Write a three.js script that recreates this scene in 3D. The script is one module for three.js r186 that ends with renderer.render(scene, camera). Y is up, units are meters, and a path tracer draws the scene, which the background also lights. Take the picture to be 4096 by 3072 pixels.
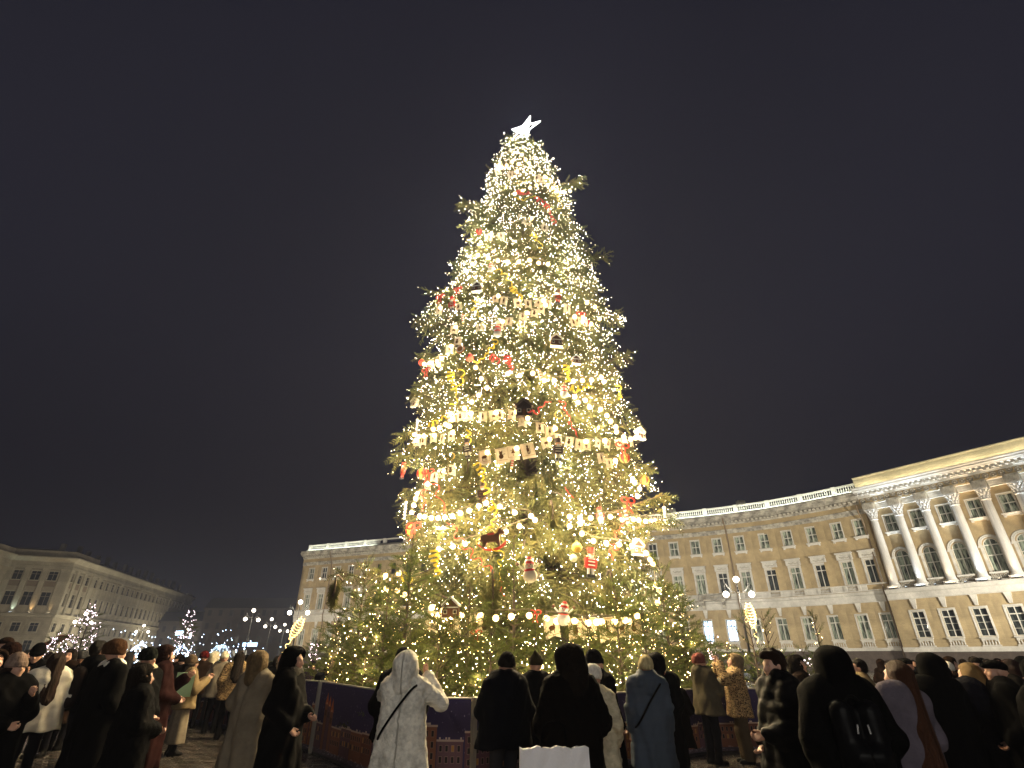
import * as THREE from 'three';
import { mergeGeometries } from 'three/addons/utils/BufferGeometryUtils.js';
import { RectAreaLightUniformsLib } from 'three/addons/lights/RectAreaLightUniformsLib.js';

// ---------------------------------------------------------------- camera, sky, exposure
const scene = new THREE.Scene();
const EYE = 1.65, PITCH = 27.58 * Math.PI / 180, FPX = 2086;
const camera = new THREE.PerspectiveCamera(72.72, 4 / 3, 0.05, 900);
camera.position.set(0, EYE, 0);
camera.rotation.x = PITCH;
scene.add(camera);
const renderer = new THREE.WebGLRenderer({ antialias: true });
renderer.toneMapping = THREE.LinearToneMapping;
renderer.toneMappingExposure = 1;
renderer.shadowMap.enabled = true;
RectAreaLightUniformsLib.init();

// low cloud over the lit city at night: the same all the way round, a little lighter half-way up
{
  const W = 64, H = 64, d = new Float32Array(W * H * 4);
  for (let y = 0; y < H; y++) for (let x = 0; x < W; x++) {
    const e = ((y + 0.5) / H - 0.5) * 180, a = (x / W) * Math.PI * 2;
    const b = THREE.MathUtils.smoothstep(e, -4, 34), t = THREE.MathUtils.smoothstep(e, 36, 88);
    const m = 1 + 0.05 * Math.sin(a * 3 + e * 0.05) + 0.04 * Math.sin(a * 7 - e * 0.09 + 1);
    const k = (y * W + x) * 4, v = (0.0046 + 0.0098 * b - 0.005 * t) * m;
    d[k] = v * 0.9; d[k + 1] = v * 0.9; d[k + 2] = v * (1.5 + 0.25 * t); d[k + 3] = 1;
  }
  const sky = new THREE.DataTexture(d, W, H, THREE.RGBAFormat, THREE.FloatType);
  sky.mapping = THREE.EquirectangularReflectionMapping; sky.magFilter = THREE.LinearFilter; sky.needsUpdate = true;
  scene.background = sky; scene.fog = new THREE.FogExp2(new THREE.Color(0.66, 0.72, 1), 0.00055); scene.environment = sky;
}

// ---------------------------------------------------------------- helpers
let seed = 7;
const rnd = () => { seed = (seed + 0x6d2b79f5) | 0; let t = Math.imul(seed ^ (seed >>> 15), 1 | seed); t = (t + Math.imul(t ^ (t >>> 7), 61 | t)) ^ t; return ((t ^ (t >>> 14)) >>> 0) / 4294967296; };
const rr = (a, b) => a + (b - a) * rnd();
const V = (x, y, z) => new THREE.Vector3(x, y, z);
const names = {};
const numbered = (n) => { const k = names[n] = (names[n] ?? -1) + 1; return k ? n + '_' + String(k).padStart(3, '0') : n; };
const lin = (hex) => new THREE.Color(hex);
function mat(name, color, rough = 0.8, o = {}) {
  const m = (o.physical ? new THREE.MeshPhysicalMaterial() : new THREE.MeshStandardMaterial());
  delete o.physical;
  m.name = name; m.roughness = rough; m.metalness = 0; m.side = THREE.DoubleSide;
  if (Array.isArray(color)) m.color.setRGB(...color); else m.color.set(color);
  if (o.glow) { m.emissive.setRGB(...o.glow); delete o.glow; }
  Object.assign(m, o);
  return m;
}
function put(name, geo, material, parent = scene, kind) {
  const g = Array.isArray(geo) ? join(geo) : geo;
  const m = new THREE.Mesh(g, material);
  m.name = parent === scene ? numbered(name) : name; m.castShadow = m.receiveShadow = true;
  if (kind) m.userData.kind = kind;
  parent.add(m);
  return m;
}
function tag(o, label, category, group, kind) { if (label) o.userData.label = label; if (category) o.userData.category = category; if (group) o.userData.group = group; if (kind) o.userData.kind = kind; return o; }
function thing(name, label, category, pos = [0, 0, 0], turn = 0, group) {
  const o = new THREE.Group(); o.name = numbered(name); o.position.set(...pos); o.rotation.y = turn; scene.add(o);
  return tag(o, label, category, group);
}
function join(list) {
  const flat = list.flat(Infinity).filter(Boolean).map((g) => { const h = g.index ? g.toNonIndexed() : g; for (const k of Object.keys(h.attributes)) if (!['position', 'normal', 'uv'].includes(k)) h.deleteAttribute(k);
    if (!h.attributes.uv) h.setAttribute('uv', new THREE.BufferAttribute(new Float32Array(h.attributes.position.count * 2), 2)); return h; });
  return flat.length === 1 ? flat[0] : mergeGeometries(flat);
}
const M4 = new THREE.Matrix4(), QQ = new THREE.Quaternion(), EE = new THREE.Euler();
function mv(g, x = 0, y = 0, z = 0, rx = 0, ry = 0, rz = 0, s = 1) {
  M4.compose(V(x, y, z), QQ.setFromEuler(EE.set(rx, ry, rz)), Array.isArray(s) ? V(...s) : V(s, s, s)); return g.applyMatrix4(M4);
}
const bx = (x0, x1, y0, y1, z0, z1) => { const g = new THREE.BoxGeometry(x1 - x0, y1 - y0, z1 - z0); g.translate((x0 + x1) / 2, (y0 + y1) / 2, (z0 + z1) / 2);
  const p = g.attributes.position, n = g.attributes.normal, uv = g.attributes.uv; for (let i = 0; i < p.count; i++) { if (Math.abs(n.getX(i)) > 0.5) uv.setXY(i, p.getZ(i), p.getY(i)); else if (Math.abs(n.getY(i)) > 0.5) uv.setXY(i, p.getX(i), p.getZ(i)); else uv.setXY(i, p.getX(i), p.getY(i)); } return g; };
const cyl = (r0, r1, h, n = 10, y = 0) => { const g = new THREE.CylinderGeometry(r1, r0, h, n, 1); g.translate(0, y + h / 2, 0); return g; };
const ball = (r, w = 10, h = 7) => new THREE.SphereGeometry(r, w, h);
const lathe = (pts, n = 14) => new THREE.LatheGeometry(pts.map(([r, y]) => new THREE.Vector2(r, y)), n);
function tube(pts, r, seg = 20, n = 6) { return new THREE.TubeGeometry(new THREE.CatmullRomCurve3(pts.map((p) => (p.isVector3 ? p : V(...p)))), seg, r, n); }
function bar(a, b, r0, r1 = r0, n = 6) { const d = b.clone().sub(a), g = new THREE.CylinderGeometry(r1, r0, d.length(), n, 1, false); g.translate(0, d.length() / 2, 0); g.applyQuaternion(new THREE.Quaternion().setFromUnitVectors(V(0, 1, 0), d.normalize())); g.translate(a.x, a.y, a.z); return g; }
// the direction that a point of the photograph (4096 x 3072) looks along, used to read off real places
function ray(px, py) {
  const x = (px - 2048) / FPX, y = (1536 - py) / FPX;
  return V(x, Math.sin(PITCH) + y * Math.cos(PITCH), -Math.cos(PITCH) + y * Math.sin(PITCH));
}
const atZ = (px, py, z) => { const d = ray(px, py); return d.multiplyScalar(z / d.z).add(V(0, EYE, 0)); };
const atY = (px, py, y) => { const d = ray(px, py); return d.multiplyScalar((y - EYE) / d.y).add(V(0, EYE, 0)); };
// textures: grey noise tiles in several grains
function noiseTile(n, octaves, contrast, base = 0.5, s = 3) {
  const c = document.createElement('canvas'); c.width = c.height = n; const ctx = c.getContext('2d'), im = ctx.createImageData(n, n), acc = new Float32Array(n * n);
  let amp = 1, tot = 0; const old = seed; seed = s * 977;
  for (const f of octaves) {
    const g = new Float32Array(f * f).map(() => rnd());
    for (let y = 0; y < n; y++) for (let x = 0; x < n; x++) {
      const u = x / n * f, v = y / n * f, x0 = Math.floor(u), y0 = Math.floor(v), a = u - x0, b = v - y0, sa = a * a * (3 - 2 * a), sb = b * b * (3 - 2 * b), q = (i, j) => g[((y0 + j) % f) * f + (x0 + i) % f];
      acc[y * n + x] += amp * (q(0, 0) * (1 - sa) * (1 - sb) + q(1, 0) * sa * (1 - sb) + q(0, 1) * (1 - sa) * sb + q(1, 1) * sa * sb);
    }
    tot += amp; amp *= 0.7;
  }
  seed = old;
  for (let i = 0; i < n * n; i++) { const v = Math.max(0, Math.min(255, 255 * (base + (acc[i] / tot - 0.5) * contrast))); im.data[i * 4] = im.data[i * 4 + 1] = im.data[i * 4 + 2] = v; im.data[i * 4 + 3] = 255; }
  ctx.putImageData(im, 0, 0);
  return c;
}
function tex(canvas, rep = 1, srgb = false) { const t = new THREE.CanvasTexture(canvas); t.wrapS = t.wrapT = THREE.RepeatWrapping; t.repeat.set(...(Array.isArray(rep) ? rep : [rep, rep])); if (srgb) t.colorSpace = THREE.SRGBColorSpace; return t; }
const grain = noiseTile(512, [5, 11, 23, 60, 150], 0.42, 0.92, 3), rough = noiseTile(512, [9, 30, 90, 200], 1.6, 0.5, 5), fleece = noiseTile(256, [40, 80, 128], 2.2, 0.5, 9);
const GR = { wall: tex(grain, 0.09, true), fine: tex(grain, 0.6, true), bump: tex(rough, 0.5), cloth: tex(rough, 1.6), clothfine: tex(fleece, 6) };
// ---------------------------------------------------------------- ground
const groundMat = mat('wet_asphalt', [0.035, 0.032, 0.03], 0.42, { map: tex(grain, 0.35, true), roughnessMap: tex(noiseTile(256, [5, 13, 31, 70], 1.3, 0.62, 21), 0.23), bumpMap: tex(rough, 1.1), bumpScale: 0.006 });
{
  const g = new THREE.PlaneGeometry(900, 900); g.rotateX(-Math.PI / 2); g.translate(0, 0, -150);
  const uv = g.attributes.uv; for (let i = 0; i < uv.count; i++) uv.setXY(i, uv.getX(i) * 900, uv.getY(i) * 900);
  tag(put('ground', g, groundMat), 'dark wet paving of the square under the crowd', null, null, 'structure');
}
// ---------------------------------------------------------------- long yellow building with the bent wing
const ochre = mat('ochre_stucco', [0.48, 0.365, 0.195], 0.9, { map: GR.wall, bumpMap: GR.bump, bumpScale: 0.004 });
const ochreLow = mat('ochre_rusticated_stucco', [0.48, 0.37, 0.205], 0.9, { map: GR.wall });
{ const c = document.createElement('canvas'); c.width = 64; c.height = 64; const x = c.getContext('2d'); x.fillStyle = '#ccc'; x.fillRect(0, 0, 64, 64); x.fillStyle = '#222'; x.fillRect(0, 0, 64, 7); ochreLow.bumpMap = tex(c, [0.5, 2.6]); ochreLow.bumpScale = 0.03; }
const whiteTrim = mat('white_stucco_trim', [0.72, 0.69, 0.62], 0.85, { map: GR.wall, bumpMap: GR.bump, bumpScale: 0.004 });
const agedTrim = mat('weathered_white_trim', [0.56, 0.52, 0.43], 0.9, { map: tex(noiseTile(512, [9, 21, 50, 120], 0.9, 0.84, 31), 0.14, true), bumpMap: GR.bump, bumpScale: 0.01 });
const plinthMat = mat('red_brown_granite', [0.1, 0.075, 0.06], 0.8, { map: GR.fine });
const frameMat = mat('white_window_frame', [0.6, 0.58, 0.52], 0.6);
const glassMat = mat('window_glass', [0.9, 0.95, 0.92], 0.03, { physical: true, transmission: 1, thickness: 0, ior: 1.5, specularIntensity: 0.9 });
const curtainMat = [[0.55, 0.57, 0.47], [0.38, 0.4, 0.33], [0.06, 0.065, 0.065]].map((c, i) => mat('window_blind', c, 0.95, { map: tex(noiseTile(128, [12, 40], 1.6, 0.75, 40 + i), [0.7, 0.08], true) }));
const darkRoom = mat('room_wall_plaster', [0.3, 0.28, 0.25], 0.95);
const goldAttic = mat('pale_yellow_attic_stucco', [0.6, 0.55, 0.4], 0.9, { map: GR.wall, bumpMap: GR.bump, bumpScale: 0.004 });
const leadMat = mat('sheet_metal_flashing', [0.16, 0.13, 0.1], 0.6);

const palace = thing('palace_building', 'long yellow and white palace facade with columns behind the tree and right', 'building');
let knots = [[-46.3, -121.2], [29, -90.2], [35, -86.9], [40.5, -83.3], [45.2, -78.6], [49.2, -73.6], [57.1, -61.7], [72, -39.2]].map((p) => new THREE.Vector2(...p));
let cum = [0]; for (let i = 1; i < knots.length; i++) cum.push(cum[i - 1] + knots[i].distanceTo(knots[i - 1]));
const onPlan = (s) => { let i = 0; while (i < cum.length - 2 && s > cum[i + 1]) i++; const u = (s - cum[i]) / (cum[i + 1] - cum[i]); return knots[i].clone().lerp(knots[i + 1], u); };
// closed profile [out, y] swept along a plan polyline with mitred corners; flat faces
function sweep(profile, pts, caps = true) {
  const n = pts.length, off = pts.map((p, i) => {
    const d0 = i ? p.clone().sub(pts[i - 1]).normalize() : null, d1 = i < n - 1 ? pts[i + 1].clone().sub(p).normalize() : null;
    const nrm = (d) => new THREE.Vector2(-d.y, d.x);
    if (!d0) return nrm(d1); if (!d1) return nrm(d0);
    const m = nrm(d0).add(nrm(d1)); return m.multiplyScalar(2 / m.lengthSq());
  });
  const P = [], U = [], at = (i, k) => { const [o, y] = profile[k]; return [pts[i].x + off[i].x * o, y, pts[i].y + off[i].y * o]; };
  let s = 0; const per = [0]; for (let k = 1; k <= profile.length; k++) { const a = profile[k - 1], b = profile[k % profile.length]; per.push(per[k - 1] + Math.hypot(a[0] - b[0], a[1] - b[1])); }
  for (let i = 0; i < n - 1; i++) {
    const L = pts[i].distanceTo(pts[i + 1]);
    for (let k = 0; k < profile.length; k++) {
      const k1 = (k + 1) % profile.length, a = at(i, k), b = at(i + 1, k), c = at(i + 1, k1), d = at(i, k1);
      P.push(...a, ...c, ...b, ...a, ...d, ...c); U.push(s, per[k], s + L, per[k + 1], s + L, per[k], s, per[k], s, per[k + 1], s + L, per[k + 1]);
    }
    s += L;
  }
  if (caps) for (const i of [0, n - 1]) { const tri = THREE.ShapeUtils.triangulateShape(profile.map((p) => new THREE.Vector2(...p)), []); for (const t of tri) for (const k of t) { P.push(...at(i, k)); U.push(...profile[k]); } }
  const g = new THREE.BufferGeometry(); g.setAttribute('position', new THREE.Float32BufferAttribute(P, 3)); g.setAttribute('uv', new THREE.Float32BufferAttribute(U, 2)); g.computeVertexNormals(); return g;
}
const rect = (o0, o1, y0, y1) => [[o0, y0], [o1, y0], [o1, y1], [o0, y1]];
function frame(s, out = 0) { const i = Math.max(0, cum.findIndex((c, k) => k < cum.length - 1 && s <= cum[k + 1])), a = knots[i], b = knots[i + 1], d = b.clone().sub(a).normalize(), p = onPlan(s);
  return { pos: [p.x - d.y * out, 0, p.y + d.x * out], turn: Math.atan2(-d.y, d.x), d }; }
function place(o, s, y = 0, out = 0) { const f = frame(s, out); o.position.set(f.pos[0], y, f.pos[2]); o.rotation.y = f.turn; return o; }
// one wall facet with window openings, local x from s0 to s1
function facet(s0, s1, y0, y1, holes, set = 0, thick = 0.55) {
  const a = onPlan(s0), b = onPlan(s1), L = a.distanceTo(b), d = b.clone().sub(a).normalize(), sh = new THREE.Shape([[0, y0], [L, y0], [L, y1], [0, y1]].map((p) => new THREE.Vector2(...p)));
  for (const h of holes) { const c = (h.s - s0) / (s1 - s0) * L, w = h.w / 2, p = new THREE.Path(); p.moveTo(c - w, h.y0); p.lineTo(c + w, h.y0);
    if (h.arch) { p.lineTo(c + w, h.y1); p.absarc(c, h.y1, w, 0, Math.PI, false); p.lineTo(c - w, h.y0); } else { p.lineTo(c + w, h.y1); p.lineTo(c - w, h.y1); p.lineTo(c - w, h.y0); } sh.holes.push(p); }
  const g = new THREE.ExtrudeGeometry(sh, { depth: thick, bevelEnabled: false, curveSegments: 10 });
  g.translate(0, 0, -thick + set); g.rotateY(Math.atan2(-d.y, d.x)); g.translate(a.x, 0, a.y); return g;
}
// window pieces, centred on x = 0, z = 0 at the wall face
function sash(w, y0, y1, split, rows = 1, arch = false) {
  const t = 0.07, l = [], z0 = -0.24, z1 = -0.17;
  l.push(bx(-w / 2, -w / 2 + t, y0, y1, z0, z1), bx(w / 2 - t, w / 2, y0, y1, z0, z1), bx(-w / 2 + t, w / 2 - t, y0, y0 + t, z0, z1), bx(-0.045, 0.045, y0 + t, y1 - t, z0 - 0.003, z1 + 0.003));
  if (!arch) l.push(bx(-w / 2 + t, w / 2 - t, y1 - t, y1, z0, z1));
  const ys = y0 + (y1 - y0) * split; l.push(bx(-w / 2 + t, w / 2 - t, ys - 0.06, ys + 0.06, z0 + 0.004, z1 + 0.01));
  for (let r = 1; r < rows; r++) { const y = y0 + (ys - y0) * r / rows; l.push(bx(-w / 2 + t, w / 2 - t, y - 0.02, y + 0.02, z0 + 0.015, z1 - 0.015)); }
  if (arch) { l.push(bx(-w / 2 + t, w / 2 - t, y1 - 0.06, y1 + 0.06, z0 + 0.006, z1 + 0.012), bx(-0.045, 0.045, y1 + 0.06, y1 + w / 2 - 0.02, z0, z1)); const r = new THREE.TorusGeometry(w / 2 - 0.04, 0.05, 6, 14, Math.PI); r.translate(0, y1, -0.2); l.push(r); }
  return join(l);
}
function paneGeo(w, y0, y1, arch, z) { const sh = new THREE.Shape(); sh.moveTo(-w / 2, y0); sh.lineTo(w / 2, y0); sh.lineTo(w / 2, y1); if (arch) sh.absarc(0, y1, w / 2, 0, Math.PI, false); else sh.lineTo(-w / 2, y1); sh.lineTo(-w / 2, y0); const g = new THREE.ShapeGeometry(sh, 10); g.translate(0, 0, z); return g; }
const surroundGeo = (w, y0, y1, b, p) => join([bx(-w / 2 - b, -w / 2, y0, y1 + b, 0, p), bx(w / 2, w / 2 + b, y0, y1 + b, 0, p), bx(-w / 2, w / 2, y1, y1 + b, 0, p)]);
const roomGeo = (w, y0, y1) => join([bx(-w / 2 - 0.5, w / 2 + 0.5, y0 - 0.2, y1 + 0.4, -1.9, -1.8)]);
const sillGeo = (w, y) => join([bx(-w / 2, w / 2, y, y + 0.14, 0, 0.3), bx(-w / 2 + 0.1, w / 2 - 0.1, y - 0.2, y, 0, 0.16), bx(-w / 2 + 0.12, -w / 2 + 0.34, y - 0.34, y - 0.2, 0, 0.2), bx(w / 2 - 0.34, w / 2 - 0.12, y - 0.34, y - 0.2, 0, 0.2)]);
const keyGeo = (y0, y1) => { const sh = new THREE.Shape([[-0.14, y0], [0.14, y0], [0.34, y1], [-0.34, y1]].map((p) => new THREE.Vector2(...p))); const g = new THREE.ExtrudeGeometry(sh, { depth: 0.2, bevelEnabled: false }); return g; };
const balusterGeo = lathe([[0.03, 0], [0.07, 0.02], [0.05, 0.1], [0.09, 0.32], [0.04, 0.6], [0.07, 0.72], [0.07, 0.75]], 7);
const hoodGeo = (w, y) => join([bx(-w / 2 - 0.42, w / 2 + 0.42, y + 0.86, y + 1.04, 0, 0.46), bx(-w / 2 - 0.3, w / 2 + 0.3, y + 0.7, y + 0.86, 0, 0.3), bx(-w / 2 - 0.16, w / 2 + 0.16, y + 0.12, y + 0.7, 0, 0.12),
  bx(-w / 2 - 0.36, -w / 2 - 0.16, y + 0.1, y + 0.7, 0, 0.26), bx(w / 2 + 0.16, w / 2 + 0.36, y + 0.1, y + 0.7, 0, 0.26)]);
const hoodReliefGeo = (w, y) => { const l = []; for (let i = -3; i <= 3; i++) l.push(mv(ball(0.09, 6, 4), i * w / 7, y + 0.4 + 0.06 * Math.cos(i * 2), 0.13, 0, 0, 0, [1.2, 1, 0.5])); return join(l); };
const WS = { // shared window geometries per storey
  low: { w: 1.32, y0: 3.68, y1: 6.58, split: 0.72, rows: 1, b: 0.16 }, mid: { w: 1.34, y0: 10.42, y1: 13.42, split: 0.74, rows: 1, b: 0.26 }, top: { w: 1.3, y0: 16.58, y1: 18.75, split: 0.52, rows: 1, b: 0.14 },
  lowDark: { w: 1.4, y0: 3.68, y1: 6.6, split: 0.74, rows: 3, b: 0.2 }, arch: { w: 1.5, y0: 10.3, y1: 13.35, split: 0.62, rows: 1, arch: true, b: 0.2 }, topCol: { w: 1.4, y0: 16.52, y1: 18.72, split: 0.52, rows: 1, b: 0.14 },
};
for (const k in WS) { const q = WS[k]; q.sash = sash(q.w, q.y0, q.y1, q.split, q.rows, q.arch); q.pane = paneGeo(q.w, q.y0, q.y1, q.arch, -0.21); q.blind = paneGeo(q.w + 0.1, q.y0 - 0.05, q.y1 + (q.arch ? 0 : 0.05), q.arch, -0.3); q.room = roomGeo(q.w, q.y0, q.y1 + (q.arch ? 0.8 : 0));
  q.trim = q.arch ? null : surroundGeo(q.w, q.y0, q.y1, q.b, 0.07); }
WS.arch.trim = join([0, 1].map((i) => { const g = new THREE.TorusGeometry(WS.arch.w / 2 + 0.16 + i * 0.17, 0.09 + i * 0.02, 6, 16, Math.PI); g.translate(0, 13.35, 0.03); return g; }).concat([-1, 1].map((k) => bx(k * 0.98 - 0.26, k * 0.98 + 0.26, 13.12, 13.36, -0.1, 0.12)), [-1, 1].map((k) => bx(k * 0.92 - 0.16, k * 0.92 + 0.16, 10.3, 13.12, -0.1, 0.03))));
const lowSill = join([sillGeo(1.75, 3.5), bx(-0.86, 0.86, 2.66, 2.8, 0, 0.18), ...[-0.7, -0.42, -0.14, 0.14, 0.42, 0.7].map((x) => mv(balusterGeo.clone(), x, 2.8, 0.09, 0, 0, 0, [1, 0.62, 1]))]);
const topSill = sillGeo(1.95, 16.38), keyG = keyGeo(6.9, 8.03), hoodG = hoodGeo(WS.mid.w, 13.6), hoodR = hoodReliefGeo(WS.mid.w, 13.6);
let blindPick = 0;
function addWindow(kind, s, set = 0, blind, lit) {
  const q = WS[kind], w = new THREE.Mesh(q.trim, whiteTrim); w.name = 'window'; palace.add(w); place(w, s, 0, set); w.castShadow = w.receiveShadow = true;
  put('frame', q.sash, lit ? frameDark : frameMat, w); put('pane', q.pane, glassMat, w); put('blind', q.blind, lit ?? curtainMat[blind ?? [0, 0, 1, 0, 1, 2][blindPick++ % 6]], w); put('room', q.room, darkRoom, w);
  if (kind === 'low' || kind === 'lowDark') { put('keystone', keyG, whiteTrim, w); put('sill', lowSill, whiteTrim, w); }
  if (kind === 'top' || kind === 'topCol') put('sill', topSill, whiteTrim, w);
  if (kind === 'mid') { put('hood', hoodG, whiteTrim, w); put('hood_relief', hoodR, agedTrim, w); }
  return w;
}
const frameDark = mat('dark_blue_window_frame', [0.05, 0.08, 0.14], 0.6);
const litWindow = mat('lit_office_window_light', [0.8, 0.85, 0.9], 0.9, { glow: [2.4, 3.2, 4.6] });
// window places along the wing
const wingS = []; for (let i = 0; i < 24; i++) wingS.push(2.7 + i * 3.496); wingS.push(86.6, 90.05, 93.75, 97.15, 100.65, 104.2);
const cuts = [0]; for (let i = 0; i < wingS.length - 1; i++) cuts.push((wingS[i] + wingS[i + 1]) / 2); cuts.push(105.95, 108.5);
const wall1 = [], wall2 = [];
for (let i = 0; i < cuts.length - 1; i++) {
  const s = i < wingS.length ? wingS[i] : 107.15, hs = (q, ok = true) => (ok ? [{ s, ...q }] : []);
  wall1.push(facet(cuts[i], cuts[i + 1], 2.3, 8.2, hs(WS.low)));
  wall2.push(facet(cuts[i], cuts[i + 1], 8.2, 19.6, [...hs(WS.mid), ...hs(WS.top)]));
  const skip = s > 18 && s < 76; // behind the tree, nothing of it shows
  if (skip) continue;
  { const lit = s > 82 && s < 88; addWindow('low', s, 0, undefined, lit ? litWindow : undefined); addWindow('mid', s); }
  addWindow('top', s);
}
const planPts = (a, b, extra = []) => [...cuts.filter((c) => c > a && c < b), ...extra].sort((x, y) => x - y).reduce((l, s) => { l.push(onPlan(s)); return l; }, [onPlan(a)]).concat([onPlan(b)]);
put('ground_floor_wall', wall1, ochreLow, palace); put('upper_wall', wall2, ochre, palace);
const wing = planPts(0, 108.5);
put('plinth', sweep(rect(-0.55, 0.12, 0, 2.28), wing), plinthMat, palace);
put('base_band', sweep([[-0.5, 2.28], [0.2, 2.28], [0.2, 2.58], [0.14, 2.64], [-0.5, 2.64]], wing), whiteTrim, palace);
put('belt_course', sweep([[-0.5, 8.05], [0.1, 8.05], [0.16, 8.2], [0.16, 8.9], [0.34, 9.05], [0.42, 9.36], [-0.5, 9.42]], wing), whiteTrim, palace);
put('architrave', sweep([[-0.5, 19.4], [0.12, 19.4], [0.12, 19.66], [0.18, 19.66], [0.18, 20.0], [0.26, 20.08], [-0.5, 20.1]], wing), agedTrim, palace);
put('frieze', sweep(rect(-0.5, 0.12, 20.1, 20.75), wing), ochre, palace);
put('cornice', sweep([[-0.5, 20.75], [0.2, 20.75], [0.3, 20.95], [0.42, 21.0], [0.42, 21.3], [0.62, 21.4], [0.95, 21.55], [1.15, 21.75], [1.15, 21.95], [1.35, 22.1], [1.35, 22.25], [-0.5, 22.3]], wing), agedTrim, palace);
put('flashing', sweep(rect(-0.4, 1.38, 22.3, 22.33), wing), leadMat, palace);
// wreath swags under the cornice, broken plaster edge
{ const l = []; for (let s = 1; s < 108; s += 0.62) { if (s > 19 && s < 76) continue; const f = frame(s, 0.42); l.push(mv(bx(-0.16, 0.16, 20.98, 21.28, 0, 0.3), f.pos[0], 0, f.pos[2], 0, f.turn, 0)); } put('modillions', l, agedTrim, palace, 'stuff'); }
// parapet balustrade of the wing
{
  const rail = [], posts = [], bal = [];
  rail.push(sweep(rect(-0.1, 0.5, 22.45, 22.72), planPts(1.1, 108.2)), sweep([[-0.05, 23.5], [0.42, 23.5], [0.46, 23.58], [0.46, 23.72], [-0.05, 23.74]], planPts(1.1, 108.2)));
  for (let s = 1.4, k = 0; s < 108.4; s += 0.33, k++) { const f = frame(s, 0.2); if (k % 15 === 0) posts.push(mv(bx(-0.3, 0.3, 22.4, 23.78, -0.3, 0.3), f.pos[0], 0, f.pos[2], 0, f.turn)); else if (s < 20 || s > 74) bal.push(mv(balusterGeo.clone(), f.pos[0], 22.72, f.pos[2], 0, 0, 0, [1.25, 1.05, 1.25])); }
  const b = put('balustrade', rail, whiteTrim, palace); put('post', posts, whiteTrim, b, 'stuff'); put('balusters', bal, whiteTrim, b, 'stuff');
}
// balcony balustrade band at the foot of the tall windows
{
  const rail = [sweep(rect(0, 0.34, 9.44, 9.56), wing), sweep([[0, 10.2], [0.36, 10.2], [0.36, 10.33], [0, 10.36]], wing)], ped = [], bal = [];
  for (let i = 0; i < wingS.length; i++) { const s = wingS[i]; if (s > 19 && s < 76) continue; const s0 = cuts[i], s1 = cuts[i + 1];
    for (const t of [s - 0.85, s + 0.85]) { const f = frame(t, 0.16); ped.push(mv(bx(-0.16, 0.16, 9.56, 10.2, -0.15, 0.2), f.pos[0], 0, f.pos[2], 0, f.turn)); }
    for (const [a, b] of [[s0, s - 1.01], [s + 1.01, s1]]) { const f = frame((a + b) / 2, 0.1), h = (b - a) / 2; ped.push(mv(bx(-h, h, 9.56, 10.2, -0.15, 0.1), f.pos[0], 0, f.pos[2], 0, f.turn)); }
    for (let k = -4; k <= 4; k++) { const f = frame(s + k * 0.17, 0.16); bal.push(mv(balusterGeo.clone(), f.pos[0], 9.56, f.pos[2], 0, 0, 0, [0.8, 0.85, 0.8])); } }
  const b = put('balcony_balustrade', rail, whiteTrim, palace); put('pedestals', ped, whiteTrim, b, 'stuff'); put('balusters', bal, whiteTrim, b, 'stuff');
  // the balcony that juts out over the lit windows
  const f = frame(84.6, 0), bm = [bx(-2.0, 2.0, 9.3, 9.5, 0.2, 1.5), bx(-2.0, 2.0, 10.2, 10.36, 1.3, 1.5)]; for (let x = -1.9; x < 1.95; x += 0.2) bm.push(mv(balusterGeo.clone(), x, 9.5, 1.4, 0, 0, 0, [0.8, 0.92, 0.8]));
  const j = put('balcony', bm, agedTrim, palace); j.position.set(f.pos[0], 0, f.pos[2]); j.rotation.y = f.turn;
  put('bracket', [-1.5, 1.5].map((x) => { const sh = new THREE.Shape([[0.2, 9.3], [1.2, 9.3], [1.2, 9.1], [0.45, 8.7], [0.35, 8.2], [0.2, 8.2]].map((p) => new THREE.Vector2(...p))), g = new THREE.ExtrudeGeometry(sh, { depth: 0.4, bevelEnabled: false }); g.rotateY(-Math.PI / 2); g.translate(x + 0.2, 0, 0); return g; }), agedTrim, j);
}
// downpipes
const pipeMat = mat('painted_downpipe', [0.2, 0.14, 0.08], 0.6);
for (const [s, top] of [[7.9, 22.1], [88.35, 22.1], [107.9, 20.5]]) { const f = frame(s, 0.22), g = frame(s, 1.1); put('downpipe', [tube([[g.pos[0], top, g.pos[2]], [g.pos[0], top - 0.7, g.pos[2]], [f.pos[0], top - 2.4, f.pos[2]], [f.pos[0], 10.6, f.pos[2]]], 0.1, 16), bar(V(f.pos[0], 10.6, f.pos[2]), V(frame(s, 0.55).pos[0], 9.2, frame(s, 0.55).pos[2]), 0.1), bar(V(frame(s, 0.5).pos[0], 9.2, frame(s, 0.5).pos[2]), V(frame(s, 0.24).pos[0], 7.6, frame(s, 0.24).pos[2]), 0.1), bar(V(frame(s, 0.24).pos[0], 7.6, frame(s, 0.24).pos[2]), V(frame(s, 0.24).pos[0], 0.2, frame(s, 0.24).pos[2]), 0.1)], pipeMat, palace); }
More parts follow.
